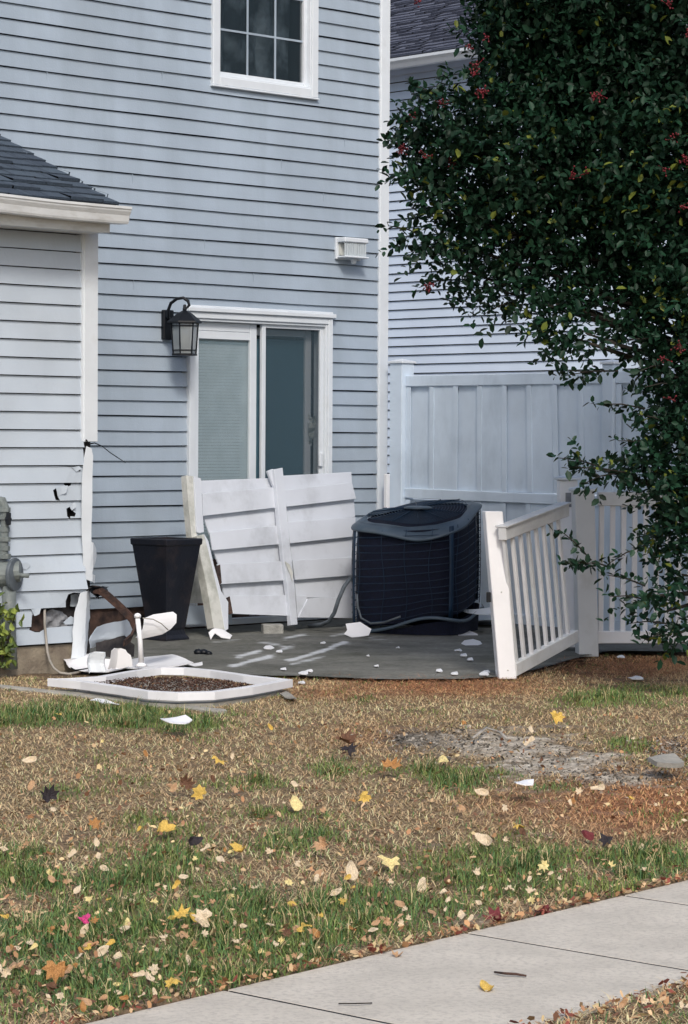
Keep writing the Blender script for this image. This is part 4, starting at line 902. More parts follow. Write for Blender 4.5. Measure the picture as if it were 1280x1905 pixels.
# corner post (two posts: broken one facing patio, beige one facing us), and low picket fence to the right
low = thing('picket_fence', 'low white picket fence section right of the leaning gate behind the holly branches', 'fence', tuple(onz(1092, 1225, 0)))
pc = onz(1092, 1222, -.02); dpt = pc.y
b = MB(); tp = atd(1084, 915, dpt); hx = 34/FPX*dpt/2
ld = Vector((1, .10, 0)).normalized(); lp = Vector((-.10, 1, 0)).normalized()
b.box((pc+tp)/2+Z*.005, ld*.062, lp*.062, (tp-pc)/2, .004); b.build('post', M['picket'], low)
b = MB(); post_cap(b, tp, .125, tp.z+.005, ax=ld, ay=lp); b.build('post_cap', M['trim'], low)
sp = thing('fence_post', 'bright white post with an empty rail hole standing between the gate and the picket fence', 'post', tuple(onz(1065, 1203, 0)))
b = MB(); p0, p1 = atd(1063, 1203, dpt+.22), atd(1055, 893, dpt+.22); b.box((p0+p1)/2, ld*.058, lp*.05, (p1-p0)/2, .004); b.build('post_body', M['chip'], sp)
b = MB(); b.box(atd(1058, 930, dpt+.168), ld*.02, lp*.006, Z*.045); b.build('rail_hole', M['felt'], sp)
b = MB(); post_cap(b, p1, .12, p1.z, ax=ld, ay=lp); b.build('post_cap', M['trim'], sp)
lw = Wall(pc, ld, -lp)
def lz(v): return atd(1120, v, dpt).z
b = MB(); b.wbox(lw, .06, 1.6, lz(935), lz(909), -.03, .02, .004); b.build('top_rail', M['picket'], low)
b = MB(); b.wbox(lw, .06, 1.6, lz(1191), lz(1168), -.03, .02, .004); b.build('bottom_rail', M['vinyl'], low)
for i in range(20):
    a = .085+i*.070; b = MB(); b.wbox(lw, a-.016, a+.016, lz(1169), lz(934), -.018, .004, .002); b.build('picket', M['vinyl'], low)
b = MB(); b.wbox(lw, 1.6, 1.72, -.1, lz(905), -.06, .05, .004); b.build('post', M['picket'], low)

# ---- fence panel fallen sideways, leaning on the patio door
PB = MAIN.pt(0, 0, .62); PTn = (N*1.0+Z*.20).normalized()     # leaning plane
lpan = thing('fallen_fence_panel', 'white board fence panel lying on its side and leaning against the patio door', 'fence panel', tuple(MAIN.pt(.2, 0, .6)))
def LP(o_): return PB+PTn*o_
def lboard(pts, o_, mt='vinyl_panel', th=.014, name='board'):
    b = MB(); b.prism([onp(u, v, LP(o_), PTn) for u, v in pts], PTn, th); ob = b.build(name, M[mt], lpan)
    mo = ob.modifiers.new('bevel', 'BEVEL'); mo.width = .002; mo.segments = 1; return ob
# left field rows: alternating recessed / proud boards (top to bottom)
L_rows = [((374, 894), (511, 889), (513, 912), (374, 922), -.02), ((377, 918), (515, 906), (518, 944), (378, 960), .012), ((378, 958), (511, 944), (516, 984), (390, 994), -.02),
          ((391, 990), (522, 977), (525, 1012), (396, 1024), .012), ((396, 1022), (519, 1011), (522, 1050), (408, 1052), -.02), ((405, 1049), (534, 1044), (541, 1079), (410, 1087), .016),
          ((412, 1084), (527, 1078), (530, 1112), (420, 1120), -.02), ((428, 1108), (540, 1107), (541, 1146), (434, 1142), .018)]
for a, b_, c, d, o_ in L_rows: lboard((a, b_, c, d), o_)
R_rows = [((524, 885), (654, 878), (655, 898), (528, 913), -.02), ((528, 912), (655, 897), (663, 928), (533, 943), .012), ((533, 941), (659, 929), (661, 962), (536, 974), -.02),
          ((534, 971), (662, 962), (660, 998), (540, 1011), .012), ((540, 1008), (662, 997), (664, 1040), (543, 1045), -.02), ((545, 1042), (664, 1036), (662, 1070), (550, 1079), .012),
          ((548, 1077), (666, 1070), (668, 1112), (552, 1112), -.02), ((573, 1113), (668, 1109), (668, 1150), (555, 1149), .012), ((552, 1108), (571, 1108), (570, 1149), (554, 1149), .005)]
for a, b_, c, d, o_ in R_rows: lboard((a, b_, c, d), o_)
lboard(((510, 873), (526, 870), (531, 920), (538, 1000), (545, 1060), (549, 1100), (554, 1162), (542, 1163), (536, 1100), (529, 1050), (521, 980), (514, 905)), .045, 'vinyl_panel', .04, 'rail')
lboard(((498, 876), (508, 872), (512, 890), (518, 912), (512, 912), (503, 890)), .02, 'vinyl_panel', .02, 'rail_stub')
sheet('split_strip', [(530, 1044), (539, 1050), (545, 1066), (544, 1082), (540, 1068), (534, 1054)], LP(.055), PTn, M['vinyl_grime'], lpan, th=.004, step=.02)
# left end post: upper grey-white length, then a snapped lower length
lboard(((347, 884), (361, 886), (366, 990), (367, 1000), (357, 1000), (352, 950)), .05, 'vinyl_grime', .06, 'end_post')
lboard(((361, 886), (374, 890), (377, 950), (380, 990), (372, 992), (366, 990)), .062, 'vinyl_panel', .06, 'end_post')
lboard(((366, 997), (379, 994), (392, 1040), (405, 1095), (418, 1120), (424, 1168), (413, 1176), (398, 1168), (385, 1090), (374, 1040)), .10, 'vinyl_grime', .07, 'broken_post')
lboard(((380, 993), (388, 1006), (398, 1050), (412, 1100), (425, 1120), (425, 1170), (419, 1174), (410, 1120), (394, 1050)), .104, 'vinyl_panel', .065, 'broken_post')
sheet('torn_lip', [(388, 1180), (398, 1173), (415, 1171), (432, 1184), (428, 1193), (412, 1190), (400, 1182), (392, 1190)], onz(410, 1182, .03), Vector((0, -.6, 1)), M['chip'], lpan, th=.005, step=.02, fn=lambda a, c: .02*(1-a*a))
lboard(((404, 1052), (410, 1050), (413, 1084), (409, 1088), (404, 1070)), .02, 'insul', .02, 'torn_end')
lboard(((423, 1112), (431, 1108), (435, 1140), (427, 1143)), .015, 'insul', .02, 'torn_end')
# lower boards behind the planter, against the door sill
b = MB()
tag(sheet('grey_board', [(344, 1122), (352, 1080), (362, 1040), (385, 1060), (396, 1122)], MAIN.pt(0, 0, .30), N, M['vinyl_grime'], None, .01, .05), 'grimy white board upright behind the black planter', 'board')
tag(sheet('grey_board', [(343, 1128), (430, 1124), (432, 1160), (343, 1162)], MAIN.pt(0, 0, .32), N, M['vinyl_old'], None, .01, .05), 'grimy low board lying on edge at the door sill behind the planter', 'board')
b = MB(); p0, p1 = onp(712, 933, MAIN.pt(0, 0, .1), N), onp(720, 880, MAIN.pt(0, 0, .1), N)
b.bar(onp(718, 1100, MAIN.pt(0, 0, .12), N), onp(720, 882, MAIN.pt(0, 0, .12), N), .038, .03, W, .003); tag(b.build('vinyl_rail', M['chip']), 'bright white broken rail end standing up behind the air conditioner', 'rail')

# ================================================================== AIR CONDITIONER
ac = thing('air_conditioner', 'dark caged outdoor air conditioner unit tipped and crushed on the patio', 'air conditioner', (.5, 17.2, 0))
ACX, ACY, ARO = .502, 17.2, R(-18)
def acp(th, r_, h, dz=0):
    """rounded-square ring point; h 0..1 from tilted base to tilted top"""
    c, s_ = math.cos(th), math.sin(th); e_ = 4.2; q = (abs(c)**e_+abs(s_)**e_)**(-1/e_); lx, ly = c*q*r_, s_*q*r_
    bow = 1+.018*math.sin(h*math.pi)
    x = ACX+(lx*math.cos(ARO)-ly*math.sin(ARO))*bow; y = ACY+(lx*math.sin(ARO)+ly*math.cos(ARO))*bow
    dent = .035*math.exp(-((th-R(300))/.35)**2)*math.exp(-((h-.1)/.15)**2)
    zb = .085+.15*(x-.5)+.10*(y-16.8); zt = .725+.11*(x-.5)+.17*(y-16.8)
    return Vector((x-.03*(h-.5)*0, y, zb+h*(zt-zb)+dz+dent))
AR = .395; SEG = 96; TH = [2*math.pi*i/SEG for i in range(SEG)]
b = MB(); 
for h, rr_ in ((.02, .93), (.3, .935), (.6, .935), (.98, .93)): b.v += [tuple(acp(t, AR*rr_, h)) for t in TH]
for i in range(3):
    for j in range(SEG): b.f.append((i*SEG+j, i*SEG+(j+1) % SEG, (i+1)*SEG+(j+1) % SEG, (i+1)*SEG+j))
b.build('coil', M['ac_coil'], ac, smooth=True)
b = MB()
for k in range(12):
    h = .06+k*.079
    b.tube([acp(t, AR*1.0, h+.006*math.sin(3*t+k*1.7)) for t in TH]+[acp(0, AR, h)], .0026, 5, cap=False)
for k in range(16):
    t0 = 2*math.pi*k/16+.1; b.tube([acp(t0+.03*math.sin(h*7+k), AR*1.006, h/10+0) for h in range(0, 11)], .0024, 5)
b.build('wire_cage', M['ac_wire'], ac, smooth=True)
# corner posts of the cage
for k in range(4):
    t0 = R(45+90*k); b = MB()
    for h in range(9):
        for dt in (-.035, 0, .035): b.v.append(tuple(acp(t0+dt, AR*1.012, h/8)))
    for h in range(8):
        for q in range(2): a = h*3+q; b.f.append((a, a+1, a+4, a+3))
    o = b.build('corner_panel', M['ac_wire'], ac, smooth=True); o.modifiers.new('solid', 'SOLIDIFY').thickness = .004
# crushed cap
b = MB(); rings = [(1.018, 1.0, -.026), (1.028, 1.0, -.026), (1.034, 1.0, -.016), (1.024, 1.0, -.007), (.96, 1.0, .006), (.885, 1.0, .024), (.875, 1.0, .016), (.83, 1.0, .012)]
def capz(t, rr_): return .018*math.sin(2*t+.6)*rr_+.030*math.exp(-((t-R(292))/.42)**2)*(-1.3 if rr_ > .9 else 0)+.012*math.sin(5*t)*rr_*.5
def cappt(t, rr_, h, dz):
    if rr_ > .85: return acp(t, AR*rr_, h, dz+capz(t, rr_))
    p = acp(t, AR*rr_, h, dz+capz(t, rr_)); c = acp(t, AR*.8, h, dz); q = Vector((ACX+math.cos(t)*AR*rr_*1.05, ACY+math.sin(t)*AR*rr_*1.05, 0)); zt = .725+.11*(q.x-.5)+.17*(q.y-16.8); q.z = zt+dz+capz(t, rr_); return q
for rr_, h, dz in rings: b.v += [tuple(cappt(t, rr_, h, dz)) for t in TH]
for i in range(len(rings)-1):
    for j in range(SEG): b.f.append((i*SEG+j, i*SEG+(j+1) % SEG, (i+1)*SEG+(j+1) % SEG, (i+1)*SEG+j))
b.build('cap', M['ac_shell'], ac, smooth=True)
b = MB()
for rr_, dz in ((.84, .018), (.4, .04), (.02, .05)): b.v += [tuple(cappt(t, rr_, 1, dz-.02)) for t in TH]
for i in range(2):
    for j in range(SEG): b.f.append((i*SEG+j, i*SEG+(j+1) % SEG, (i+1)*SEG+(j+1) % SEG, (i+1)*SEG+j))
b.build('fan_cover', M['ac_coil'], ac, smooth=True)
b = MB()
for rr_ in np.arange(.12, .84, .05): b.tube([cappt(t, float(rr_), 1, .030+.03*(1-rr_)) for t in TH]+[cappt(0, float(rr_), 1, .030+.03*(1-rr_))], .0026, 4, cap=False)
for k in range(12):
    t0 = 2*math.pi*k/12; b.tube([cappt(t0, q, 1, .034+.03*(1-q)) for q in (.1, .3, .5, .84)], .003, 4)
b.build('fan_grille', M['ac_wire'], ac, smooth=True)
b = MB(); b.lathe(cappt(0, .02, 1, .052), Z, [(0, .10), (.012, .10), (.02, .07), (.022, .01)], 20); b.build('fan_hub', M['ac_shell'], ac, smooth=True)
# base skirt torn off and waving
b = MB(); n_ = 60
for i in range(n_+1):
    t = R(200)+R(200)*i/n_; f_ = i/n_; wv = .03*math.sin(f_*7.0-1.2)+.012*math.sin(f_*17)
    p = acp(t, AR*1.06, 0, -.005+wv); p2 = acp(t, AR*(1.085), 0, -.026+wv); p3 = acp(t, AR*1.02, 0, -.03+wv); b.v += [tuple(p), tuple(p2), tuple(p3)]
    if i: a = (i-1)*3; b.f += [(a, a+1, a+4, a+3), (a+1, a+2, a+5, a+4)]
o = b.build('base_skirt', M['ac_shell'], ac, smooth=True); o.modifiers.new('solid', 'SOLIDIFY').thickness = .004
b = MB(); b.v += [tuple(acp(t, AR*1.0, 0, -.02)) for t in TH]+[tuple(Vector((acp(t, AR*.98, 0).x, acp(t, AR*.98, 0).y, .012))) for t in TH]
for j in range(SEG): b.f.append((j, (j+1) % SEG, SEG+(j+1) % SEG, SEG+j))
b.build('base_shadow_band', M['ac_coil'], ac)  # near-black band added in place of the shadow beneath the tipped unit
b = MB(); b.tube([atd(u, v, d) for u, v, d in ((652, 1075, 17.0), (640, 1092, 16.95), (630, 1115, 16.95), (622, 1140, 16.95), (612, 1156, 17.0), (598, 1162, 17.1), (575, 1165, 17.2))], .014, 10)
b.build('refrigerant_hose', M['hose'], ac, smooth=True)
b = MB(); b.tube([atd(u, v, d) for u, v, d in ((664, 1105, 16.8), (666, 1130, 16.8), (672, 1150, 16.75), (690, 1160, 16.7), (715, 1158, 16.6), (745, 1147, 16.55))], .007, 8)
b.build('cable', M['hose'], ac, smooth=True)

# ================================================================== PLANTER
b = MB(); pc_ = onz(302, 1194, 0); PX, PY = pc_.x+.015, pc_.y+.13; PR = R(49)
def sq(hs, z, rot=PR): return [Vector((PX+hs*math.sqrt(2)*math.cos(rot+k*math.pi/2+math.pi/4), PY+hs*math.sqrt(2)*math.sin(rot+k*math.pi/2+math.pi/4), z)) for k in range(4)]
pz = atd(300, 1001, PY).z
prof = [(.095, 0), (.108, .0), (.108, .018), (.092, .04), (.085, .07), (.090, .085), (.158, pz-.045), (.166, pz-.04), (.168, pz-.006), (.164, pz), (.145, pz), (.135, pz-.12), (.0, pz-.12)]
for hs, z in prof: b.v += [tuple(p) for p in sq(max(hs, .001), z)]
for i in range(len(prof)-1):
    for j in range(4): b.f.append((i*4+j, i*4+(j+1) % 4, (i+1)*4+(j+1) % 4, (i+1)*4+j))
pl = b.build('planter', M['planter']); mo = pl.modifiers.new('bevel', 'BEVEL'); mo.width = .005; mo.segments = 2; mo.angle_limit = R(30)
tag(pl, 'tall tapered square black planter standing left of the patio door', 'planter')

# ================================================================== WALL LANTERN
la, lz_ = MAIN.sz(307, 604); ln_ = thing('wall_lantern', 'black wall lantern with frosted panes hanging on a curled arm left of the patio door', 'lantern', tuple(MAIN.pt(la, lz_, .0)))
MB().wbox(MAIN, la-.045, la+.045, MAIN.sz(307, 632)[1], MAIN.sz(307, 577)[1], .01, .045, .006).build('backplate', M['black'], ln_)
oc_ = MAIN.pt(la, 0, .19); lc = Vector((oc_.x, oc_.y, 0)); Lz = lambda v: atd(342, v, lc.y).z; sx = lc.y/FPX
lc = Vector(((342-CX)*sx, lc.y, 0))
arm0 = MAIN.pt(la, Lz(592), .045)
b = MB(); pts = [arm0, atd(313, 590, lc.y+.06), atd(313, 577, lc.y+.05), atd(318, 564, lc.y+.03), atd(329, 556, lc.y+.01), atd(341, 554, lc.y), atd(350, 560, lc.y), atd(352, 568, lc.y), atd(346, 574, lc.y), atd(341, 570, lc.y)]
b.tube(pts, [.011]*7+[.010, .008, .006], 8); b.lathe(Vector((lc.x, lc.y, Lz(580))), Z, [(0, .010), (.02, .016), (.032, .008), (.045, .012), (.05, .003)], 10); b.build('arm', M['black'], ln_, smooth=True)
b = MB(); r1 = 32*sx; zt_, zb_ = Lz(580), Lz(599)
hexr = lambda r_, z, k=6, ro=.2: [Vector((lc.x+r_*math.cos(ro+q*2*math.pi/k), lc.y+r_*math.sin(ro+q*2*math.pi/k), z)) for q in range(k)]
rg = [hexr(.012, zt_+.01), hexr(r1*.45, zt_-.012), hexr(r1, zb_+.004), hexr(r1*1.02, zb_-.006), hexr(r1*.85, zb_-.010)]
for q in rg: b.v += [tuple(p) for p in q]
for i in range(4):
    for j in range(6): b.f.append((i*6+j, i*6+(j+1) % 6, (i+1)*6+(j+1) % 6, (i+1)*6+j))
b.f.append(tuple(range(24, 30))); b.f.append(tuple(range(0, 6))); b.build('roof', M['black'], ln_)
b = MB(); rt, rb = r1*.80, r1*.66; z1_, z2_ = Lz(599), Lz(660); A, B_ = hexr(rt, z1_), hexr(rb, z2_)
for i in range(6):
    j = (i+1) % 6; b.tube([A[i], B_[i]], .0055, 6)
    for f_ in (.12, .86): b.tube([A[i].lerp(B_[i], f_), A[j].lerp(B_[j], f_)], .004, 5)
    b.tube([A[i].lerp(A[j], .0), B_[i].lerp(B_[j], .0)], .004, 5)
b.v += [tuple(p) for p in hexr(rb*1.12, z2_+.008)]+[tuple(p) for p in hexr(rb*1.12, z2_-.006)]; k = len(b.v)-12
b.f += [tuple(range(k, k+6)), tuple(range(k+6, k+12))]+[(k+q, k+(q+1) % 6, k+6+(q+1) % 6, k+6+q) for q in range(6)]
b.build('cage', M['black'], ln_)
b = MB(); A, B_ = hexr(rt*.94, z1_), hexr(rb*.94, z2_+.008); b.v = [tuple(p) for p in A+B_]; b.f = [(i, (i+1) % 6, 6+(i+1) % 6, 6+i) for i in range(6)]; b.build('glass_pane', M['lampglass'], ln_)
b = MB(); b.lathe(Vector((lc.x, lc.y, z2_+.01)), Z, [(0, .012), (.05, .012), (.06, .02), (.1, .024), (.13, .012), (.135, .002)], 10); b.build('bulb', M['curtain'], ln_, smooth=True)

# ================================================================== BULKHEAD LIGHT
fl0, fl1 = MAIN.sz(620, 465)[0], MAIN.sz(664, 465)[0]; fz1, fz0 = MAIN.sz(640, 444)[1], MAIN.sz(640, 489)[1]
fl = thing('security_light', 'white box light with ribbed clear lenses high on the wall right of the patio door', 'light', tuple(MAIN.pt(fl0, fz0)))
b = MB(); b.wbox(MAIN, fl0, fl1+.01, fz0+.02, fz1+.004, .01, .035, .004); b.wbox(MAIN, fl0+.005, fl1+.005, fz1-.035, fz1, .03, .12, .006); b.wbox(MAIN, fl0+.01, fl1, fz0+.03, fz0+.042, .03, .13, .003); b.build('housing', M['trim'], fl)
M['lens'] = glass('ribbed_lens', (.52, .58, .62), .8, .2)
for k in range(2):
    b = MB(); a_ = fl0+.012+k*(fl1-fl0-.02)/2; wd_ = (fl1-fl0-.03)/2; nr_ = 9
    for i in range(nr_+1):
        for z in (fz0+.042, fz1-.035): b.v.append(tuple(MAIN.pt(a_+wd_*i/nr_, z, .105+(.006 if i % 2 else 0))))
    for i in range(nr_): q = i*2; b.f.append((q, q+1, q+3, q+2))
    q = len(b.v); b.v += [tuple(MAIN.pt(a_+wd_, z, o_)) for z in (fz0+.042, fz1-.035) for o_ in (.035, .108)]; b.f.append((q, q+1, q+3, q+2))
    b.build('lens', M['lens'], fl)
b = MB(); b.wbox(MAIN, fl0+.02, fl1-.01, fz0+.05, fz1-.04, .036, .05); b.build('reflector', M['vinyl_grime'], fl)
b = MB(); b.lathe(MAIN.pt((fl0+fl1)/2+.02, fz0+.02, .07), Z, [(-.03, .012), (-.02, .02), (.01, .024), (.015, .01)], 12); b.build('sensor', M['trim'], fl, smooth=True)

# ================================================================== GAS METER PIPES
GD = 14.0
G = lambda u, v, dd=0: atd(u, v, GD+dd)
gm = thing('gas_meter_pipes', 'grey green gas pipes with a round regulator at the left edge by the wall', 'gas meter', tuple(onz(15, 1235, 0)))
b = MB(); b.tube([G(20, 1245), G(17, 1180), G(17, 1090)], .040, 14); b.build('riser_pipe', M['gas'], gm, smooth=True)
b = MB(); b.tube([G(2, 1065), G(38, 1063)], [.062, .058], 14); b.lathe(G(-12, 1068), Vector((1, 0, 0)), [(0, .09), (.03, .09), (.04, .07), (.09, .07), (.1, .06)], 16); b.build('regulator_body', M['gas'], gm, smooth=False)
b = MB(); b.lathe(G(24, 1069), Vector((1, -.35, 0)), [(-.012, .05), (0, .092), (.014, .095), (.02, .092), (.03, .05), (.034, .02)], 28); b.build('regulator_disc', M['hose'], gm, smooth=False)
b = MB(); b.tube([G(36, 1070, -.05), G(54, 1071, -.05)], .013, 10); b.build('vent_pipe', M['gas'], gm, smooth=True)
b = MB(); b.tube([G(6, 1040), G(7, 1010), G(9, 975), G(9, 945), G(4, 932), G(-8, 930), G(-30, 932)], [.026, .026, .024, .026, .027, .026, .026], 12)
for v_, r_ in ((1035, .038), (1020, .032), (1003, .036), (985, .031), (962, .034), (948, .036)):
    b.lathe(G(8, v_), Z, [(-.014, r_*.8), (-.012, r_), (.012, r_), (.014, r_*.8)], 8)
b.build('union_fittings', M['gas'], gm, smooth=False)
b = MB(); b.box(G(16, 965, -.04), Vector((.012, -.01, 0)), Vector((.004, .01, 0)), Z*.035, .004); b.lathe(G(12, 966, -.03), Vector((1, -.4, 0)), [(0, .018), (.02, .018), (.03, .008)], 8); b.build('shutoff_valve', M['black'], gm)
# shrub at the left edge
sh = thing('leafy_shrub', 'yellow green leafy shrub at the left edge below the gas regulator', 'shrub', tuple(onz(5, 1250, 0)))
b = MB()
for a, c, e_ in ((-6, 1140, .02), (4, 1190, -.05), (-2, 1110, .0), (20, 1180, -.1), (28, 1145, -.05)):
    b.tube([G(-4, 1255, -.1), G((a-4)/2, (c+1255)/2, -.1), G(a, c, e_-.1)], [.006, .004, .002], 5)
b.build('stem', M['bark'], sh)
LGm = [mat('shrub_leaf_lime', (.20, .25, .05), .5, .3, 20), mat('shrub_leaf_green', (.08, .12, .03), .5, .3, 20)]
for q_ in range(2):
    b = MB()
    for i in range(58):
        cu, cv = random.choice([(-4, 1150, ), (0, 1130), (5, 1175), (-4, 1200), (26, 1148), (8, 1225), (22, 1200)]); s_ = .022*random.uniform(.7, 1.25)
        c = G(cu+random.gauss(0, 9), cv+random.gauss(0, 16), -.1+random.uniform(-.12, .08))
        if c.x > (50-CX)*GD/FPX: continue
        a = Vector((random.gauss(0, 1), random.gauss(0, 1), random.gauss(0, 1))).normalized(); n_ = a.orthogonal().normalized(); n_.rotate(Matrix.Rotation(random.uniform(0, 6), 3, a)); t_ = a.cross(n_)
        vs = [c-a*s_*1.2, c-a*s_*.3+t_*s_*.75+n_*.3*s_, c+a*s_*.6+t_*s_*.55+n_*.3*s_, c+a*s_*1.4-n_*.2*s_, c+a*s_*.6-t_*s_*.55+n_*.3*s_, c-a*s_*.3-t_*s_*.75+n_*.3*s_]
        b.add(vs, [(0, 1, 2, 3), (0, 3, 4, 5)])
    b.build('foliage', LGm[q_], sh, fix=False)

# ================================================================== HOLLY TREE
TX, TY = 2.35, 13.9
tree = thing('holly_tree', 'big dark green holly tree with red berries overhanging the fence on the right', 'tree', (TX, TY, float(gz(TX, TY))))
b = MB(); b.tube([(TX, TY, -.15), (TX-.02, TY+.02, .5), (TX+.03, TY-.03, 1.4), (TX-.05, TY, 2.6), (TX, TY+.05, 4.0), (TX+.05, TY, 5.4)], [.13, .11, .10, .085, .06, .02], 12); b.build('trunk', M['bark'], tree, smooth=True)
px = lambda u, v, d: atd(u, v, d)
BL = [(1120, -20, 13.5, 190, 1), (1000, -10, 13.3, 110, 1), (1010, 110, 13.4, 125, 1), (940, 45, 13.3, 62, .8), (860, 235, 13.2, 98, .9), (800, 260, 13.2, 62, .6), (790, 330, 13.2, 48, .7), (960, 300, 13.3, 160, 1), (1150, 230, 13.4, 190, 1), (1270, 100, 13.5, 200, 1),
      (850, 400, 13.2, 72, .8), (800, 440, 13.2, 52, .5), (950, 440, 13.3, 110, 1), (1090, 430, 13.5, 130, 1), (1230, 430, 13.5, 160, 1), (850, 500, 13.2, 48, .5), (930, 540, 13.2, 52, .7), (1020, 560, 13.2, 58, .7), (1040, 620, 13.1, 42, .9), (1100, 545, 13.3, 55, .6), (1090, 620, 13.1, 38, .9),
      (1220, 600, 13.4, 80, .65), (1290, 560, 13.4, 110, .9), (1215, 625, 13.3, 42, .5), (1250, 700, 13.3, 65, .8), (1300, 760, 13.4, 90, 1), (1255, 810, 13.2, 52, .8), (1205, 872, 13.1, 40, .9), (1250, 880, 13.2, 85, 1), (1100, 868, 13.1, 30, .9), (1310, 980, 13.3, 85, 1),
      (1240, 980, 13.2, 50, .7), (1270, 1070, 13.2, 55, .5), (1290, 1150, 13.2, 50, .7), (1230, 1140, 13.1, 36, .4), (1200, 1110, 13.1, 34, .35), (1250, 1185, 13.1, 26, .7),
      (1500, 0, 14.2, 330, .6), (1500, 450, 14.2, 300, .6), (1450, 850, 14.1, 230, .6), (1200, -300, 13.9, 300, .5), (1500, -400, 14.2, 300, .4), (1420, 250, 14.6, 250, .5), (1100, 150, 14.1, 150, .7), (1250, 300, 14.3, 200, .7)]
tw0, twd = [], []
axisp = Vector((TX, TY, 0)); brs = MB(); stems = MB()
for (u, v, d, rp, den) in BL:
    c = px(u, v, d); r_ = rp/FPX*d; nt_ = int(den*430*(r_/.3)**2.2*.5)
    if u > 1400 or v < -150: nt_ = int(nt_*.35)
    # limb from trunk to blob
    z0 = max(.35, min(5.0, c.z-.35*(Vector((c.x, c.y, 0))-axisp).length)); s0 = Vector((TX, TY, z0)); mid_ = s0.lerp(c, .55)+Vector((0, random.uniform(-.1, .1), .08))
    brs = MB(); brs.tube([s0, mid_, c], [.028, .016, .005], 6); brs.build('branch', M['bark'], tree, smooth=True)
    for i in range(nt_):
        dirv = Vector(rng.normal(size=3)).normalized(); rad = r_*(random.random()**.42)
        p = c+Vector((dirv.x, dirv.y*1.0, dirv.z*.92))*rad
        out = (p-c).normalized()*.7+(c-Vector((TX, TY, c.z-.3))).normalized()*.6+Vector((0, 0, -.12))+Vector(rng.normal(size=3))*.45
        tw0.append(p); twd.append((out.normalized(), random.uniform(.07, .19)))
# hand placed sprays reaching left (photo's hanging twigs)
SPR = [((1130, 1050), (1200, 1015), 13.0), ((1085, 1048), (1135, 1055), 12.98), ((1040, 985), (1100, 1042), 12.95), ((1045, 1045), (1100, 1052), 12.96), ((1075, 1048), (1090, 1050), 12.95), ((1060, 870), (1170, 880), 13.0), ((1040, 852), (1120, 870), 12.98), ((1085, 900), (1150, 880), 13.0), ((1045, 700), (1150, 690), 13.1), ((1110, 752), (1200, 760), 13.1), ((1060, 690), (1110, 700), 13.1),
       ((1150, 820), (1230, 830), 13.1), ((1130, 1070), (1200, 1090), 13.05), ((1135, 1110), (1200, 1115), 13.05), ((1170, 1160), (1240, 1160), 13.05), ((1200, 1190), (1250, 1180), 13.05), ((980, 625), (1040, 618), 13.1), ((720, 260), (790, 290), 13.15), ((722, 420), (790, 440), 13.15),
       ((745, 190), (800, 215), 13.15), ((728, 330), (790, 320), 13.15), ((780, 535), (840, 520), 13.15), ((900, 585), (960, 560), 13.15), ((1180, 770), (1250, 790), 13.1), ((1200, 720), (1260, 715), 13.1), ((770, 160), (840, 190), 13.15), ((1150, 640), (1210, 630), 13.1), ((740, 225), (800, 240), 13.15), ((760, 470), (820, 460), 13.15), ((1190, 690), (1240, 680), 13.1)]
for (tu, tv), (bu, bv), d in SPR:
    a, c = px(bu, bv, d+.1), px(tu, tv, d); ln = (c-a).length; brs = MB(); brs.tube([a, a.lerp(c, .5)+Vector((0, 0, .012)), c], [.005, .004, .002], 5); brs.build('branch', M['bark'], tree, smooth=True)
    k = max(2, int(ln/.045))
    for i in range(k+1):
        p = a.lerp(c, i/k); dv = (c-a).normalized()*.9+Vector(rng.normal(size=3))*.5+Vector((0, 0, .15 if i % 2 else -.3)); tw0.append(p); twd.append((dv.normalized(), random.uniform(.03, .075)))
P = []; A = []; Nn = []; Sc = []
for p, (dv, ln) in zip(tw0, twd):
    k = int(ln/.0165)+1; side = dv.orthogonal().normalized(); side.rotate(Matrix.Rotation(random.uniform(0, 6.28), 3, dv))
    cv = Vector((0, 0, -.25))
    for i in range(k):
        t_ = i/k; q = p+dv*ln*t_+cv*ln*t_*t_; side.rotate(Matrix.Rotation(2.4, 3, dv)); ld_ = (side*.9+dv*.55+Vector(rng.normal(size=3))*.22).normalized()
        nn_ = (Vector((0, -.25, 1))+Vector(rng.normal(size=3))*.55); nn_ = (nn_-ld_*nn_.dot(ld_)).normalized(); P.append(q); A.append(ld_); Nn.append(nn_); Sc.append(random.uniform(.012, .033))
P, A, Nn, Sc = np.array(P), np.array(A), np.array(Nn), np.array(Sc); T = np.cross(A, Nn); s_ = Sc[:, None]
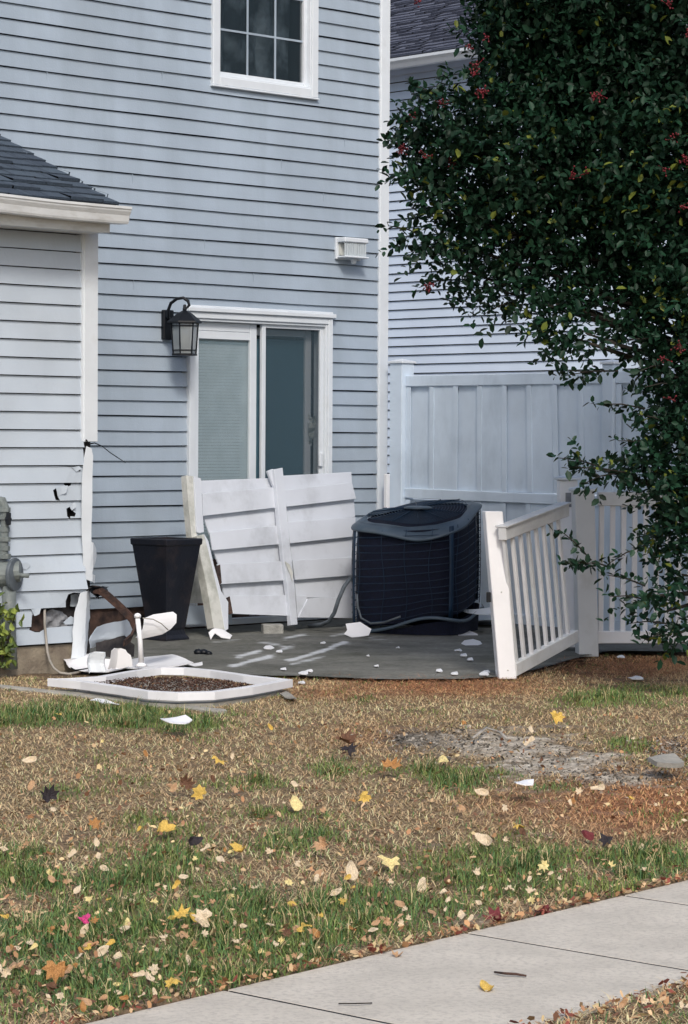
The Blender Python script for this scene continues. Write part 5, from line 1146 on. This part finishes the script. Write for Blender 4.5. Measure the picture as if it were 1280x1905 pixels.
V = np.stack([P, P+A*s_*.65+T*s_*.52+Nn*s_*.16, P+A*s_*1.4+T*s_*.46+Nn*s_*.12, P+A*s_*1.95-Nn*s_*.12, P+A*s_*1.4-T*s_*.46+Nn*s_*.12, P+A*s_*.65-T*s_*.52+Nn*s_*.16], 1).reshape(-1, 3)
n = len(P); k = np.arange(n)*6; F = np.concatenate([np.stack([k, k+1, k+2, k+3], 1), np.stack([k, k+3, k+4, k+5], 1)])
base = np.array([.008, .029, .015])*(.6+.8*rng.random((n, 1))); cl = fbm(P[:, 0], P[:, 2], 3.0, 3)[:, None]; base = base*(.65+.8*cl)
yl = (rng.random(n) < .02+.10*np.clip(cl[:, 0]-.55, 0, 1)*2)[:, None]; base = np.where(yl, np.array([.13, .16, .03]), base)
M['holly'] = attr_mat('holly_leaf', .5, .1, 5, 0, spec=.2)
mesh_np('foliage', V, F, M['holly'], np.repeat(base, 6, 0), tree); print('leaves', n)
# berries
V = []; F = []
ico = bmesh.new(); bmesh.ops.create_icosphere(ico, subdivisions=1, radius=1); iv = [v.co.copy() for v in ico.verts]; iff = [[v.index for v in f.verts] for f in ico.faces]; ico.free()
BC = [(770, 215), (830, 190), (820, 190), (795, 290), (840, 305), (750, 280), (880, 140), (905, 75), (900, 175), (1100, 185), (1240, 12), (1270, 65), (1110, 185), (1080, 325), (1060, 330), (1250, 260), (800, 535), (1265, 300), (1255, 650), (1225, 670), (880, 130), (775, 5), (1265, 390), (1230, 320), (1245, 740), (745, 275), (870, 100), (890, 180)]
for (u, v) in BC:
    bmb = MB()
    for i in range(random.randint(6, 14)):
        c = px(u+random.gauss(0, 6), v+random.gauss(0, 5), 13.05+random.uniform(-.05, .05)); c = c+Vector((0, -.14, 0)) if u > 850 else c; rr_ = random.uniform(.0045, .0065)
        bmb.add([c+q*rr_ for q in iv], iff); c0_ = c if i == 0 else c0_; bmb.tube([c0_, c], .0012, 4) if i else None
    bmb.build('berry_cluster', M['berry'], tree, smooth=True)
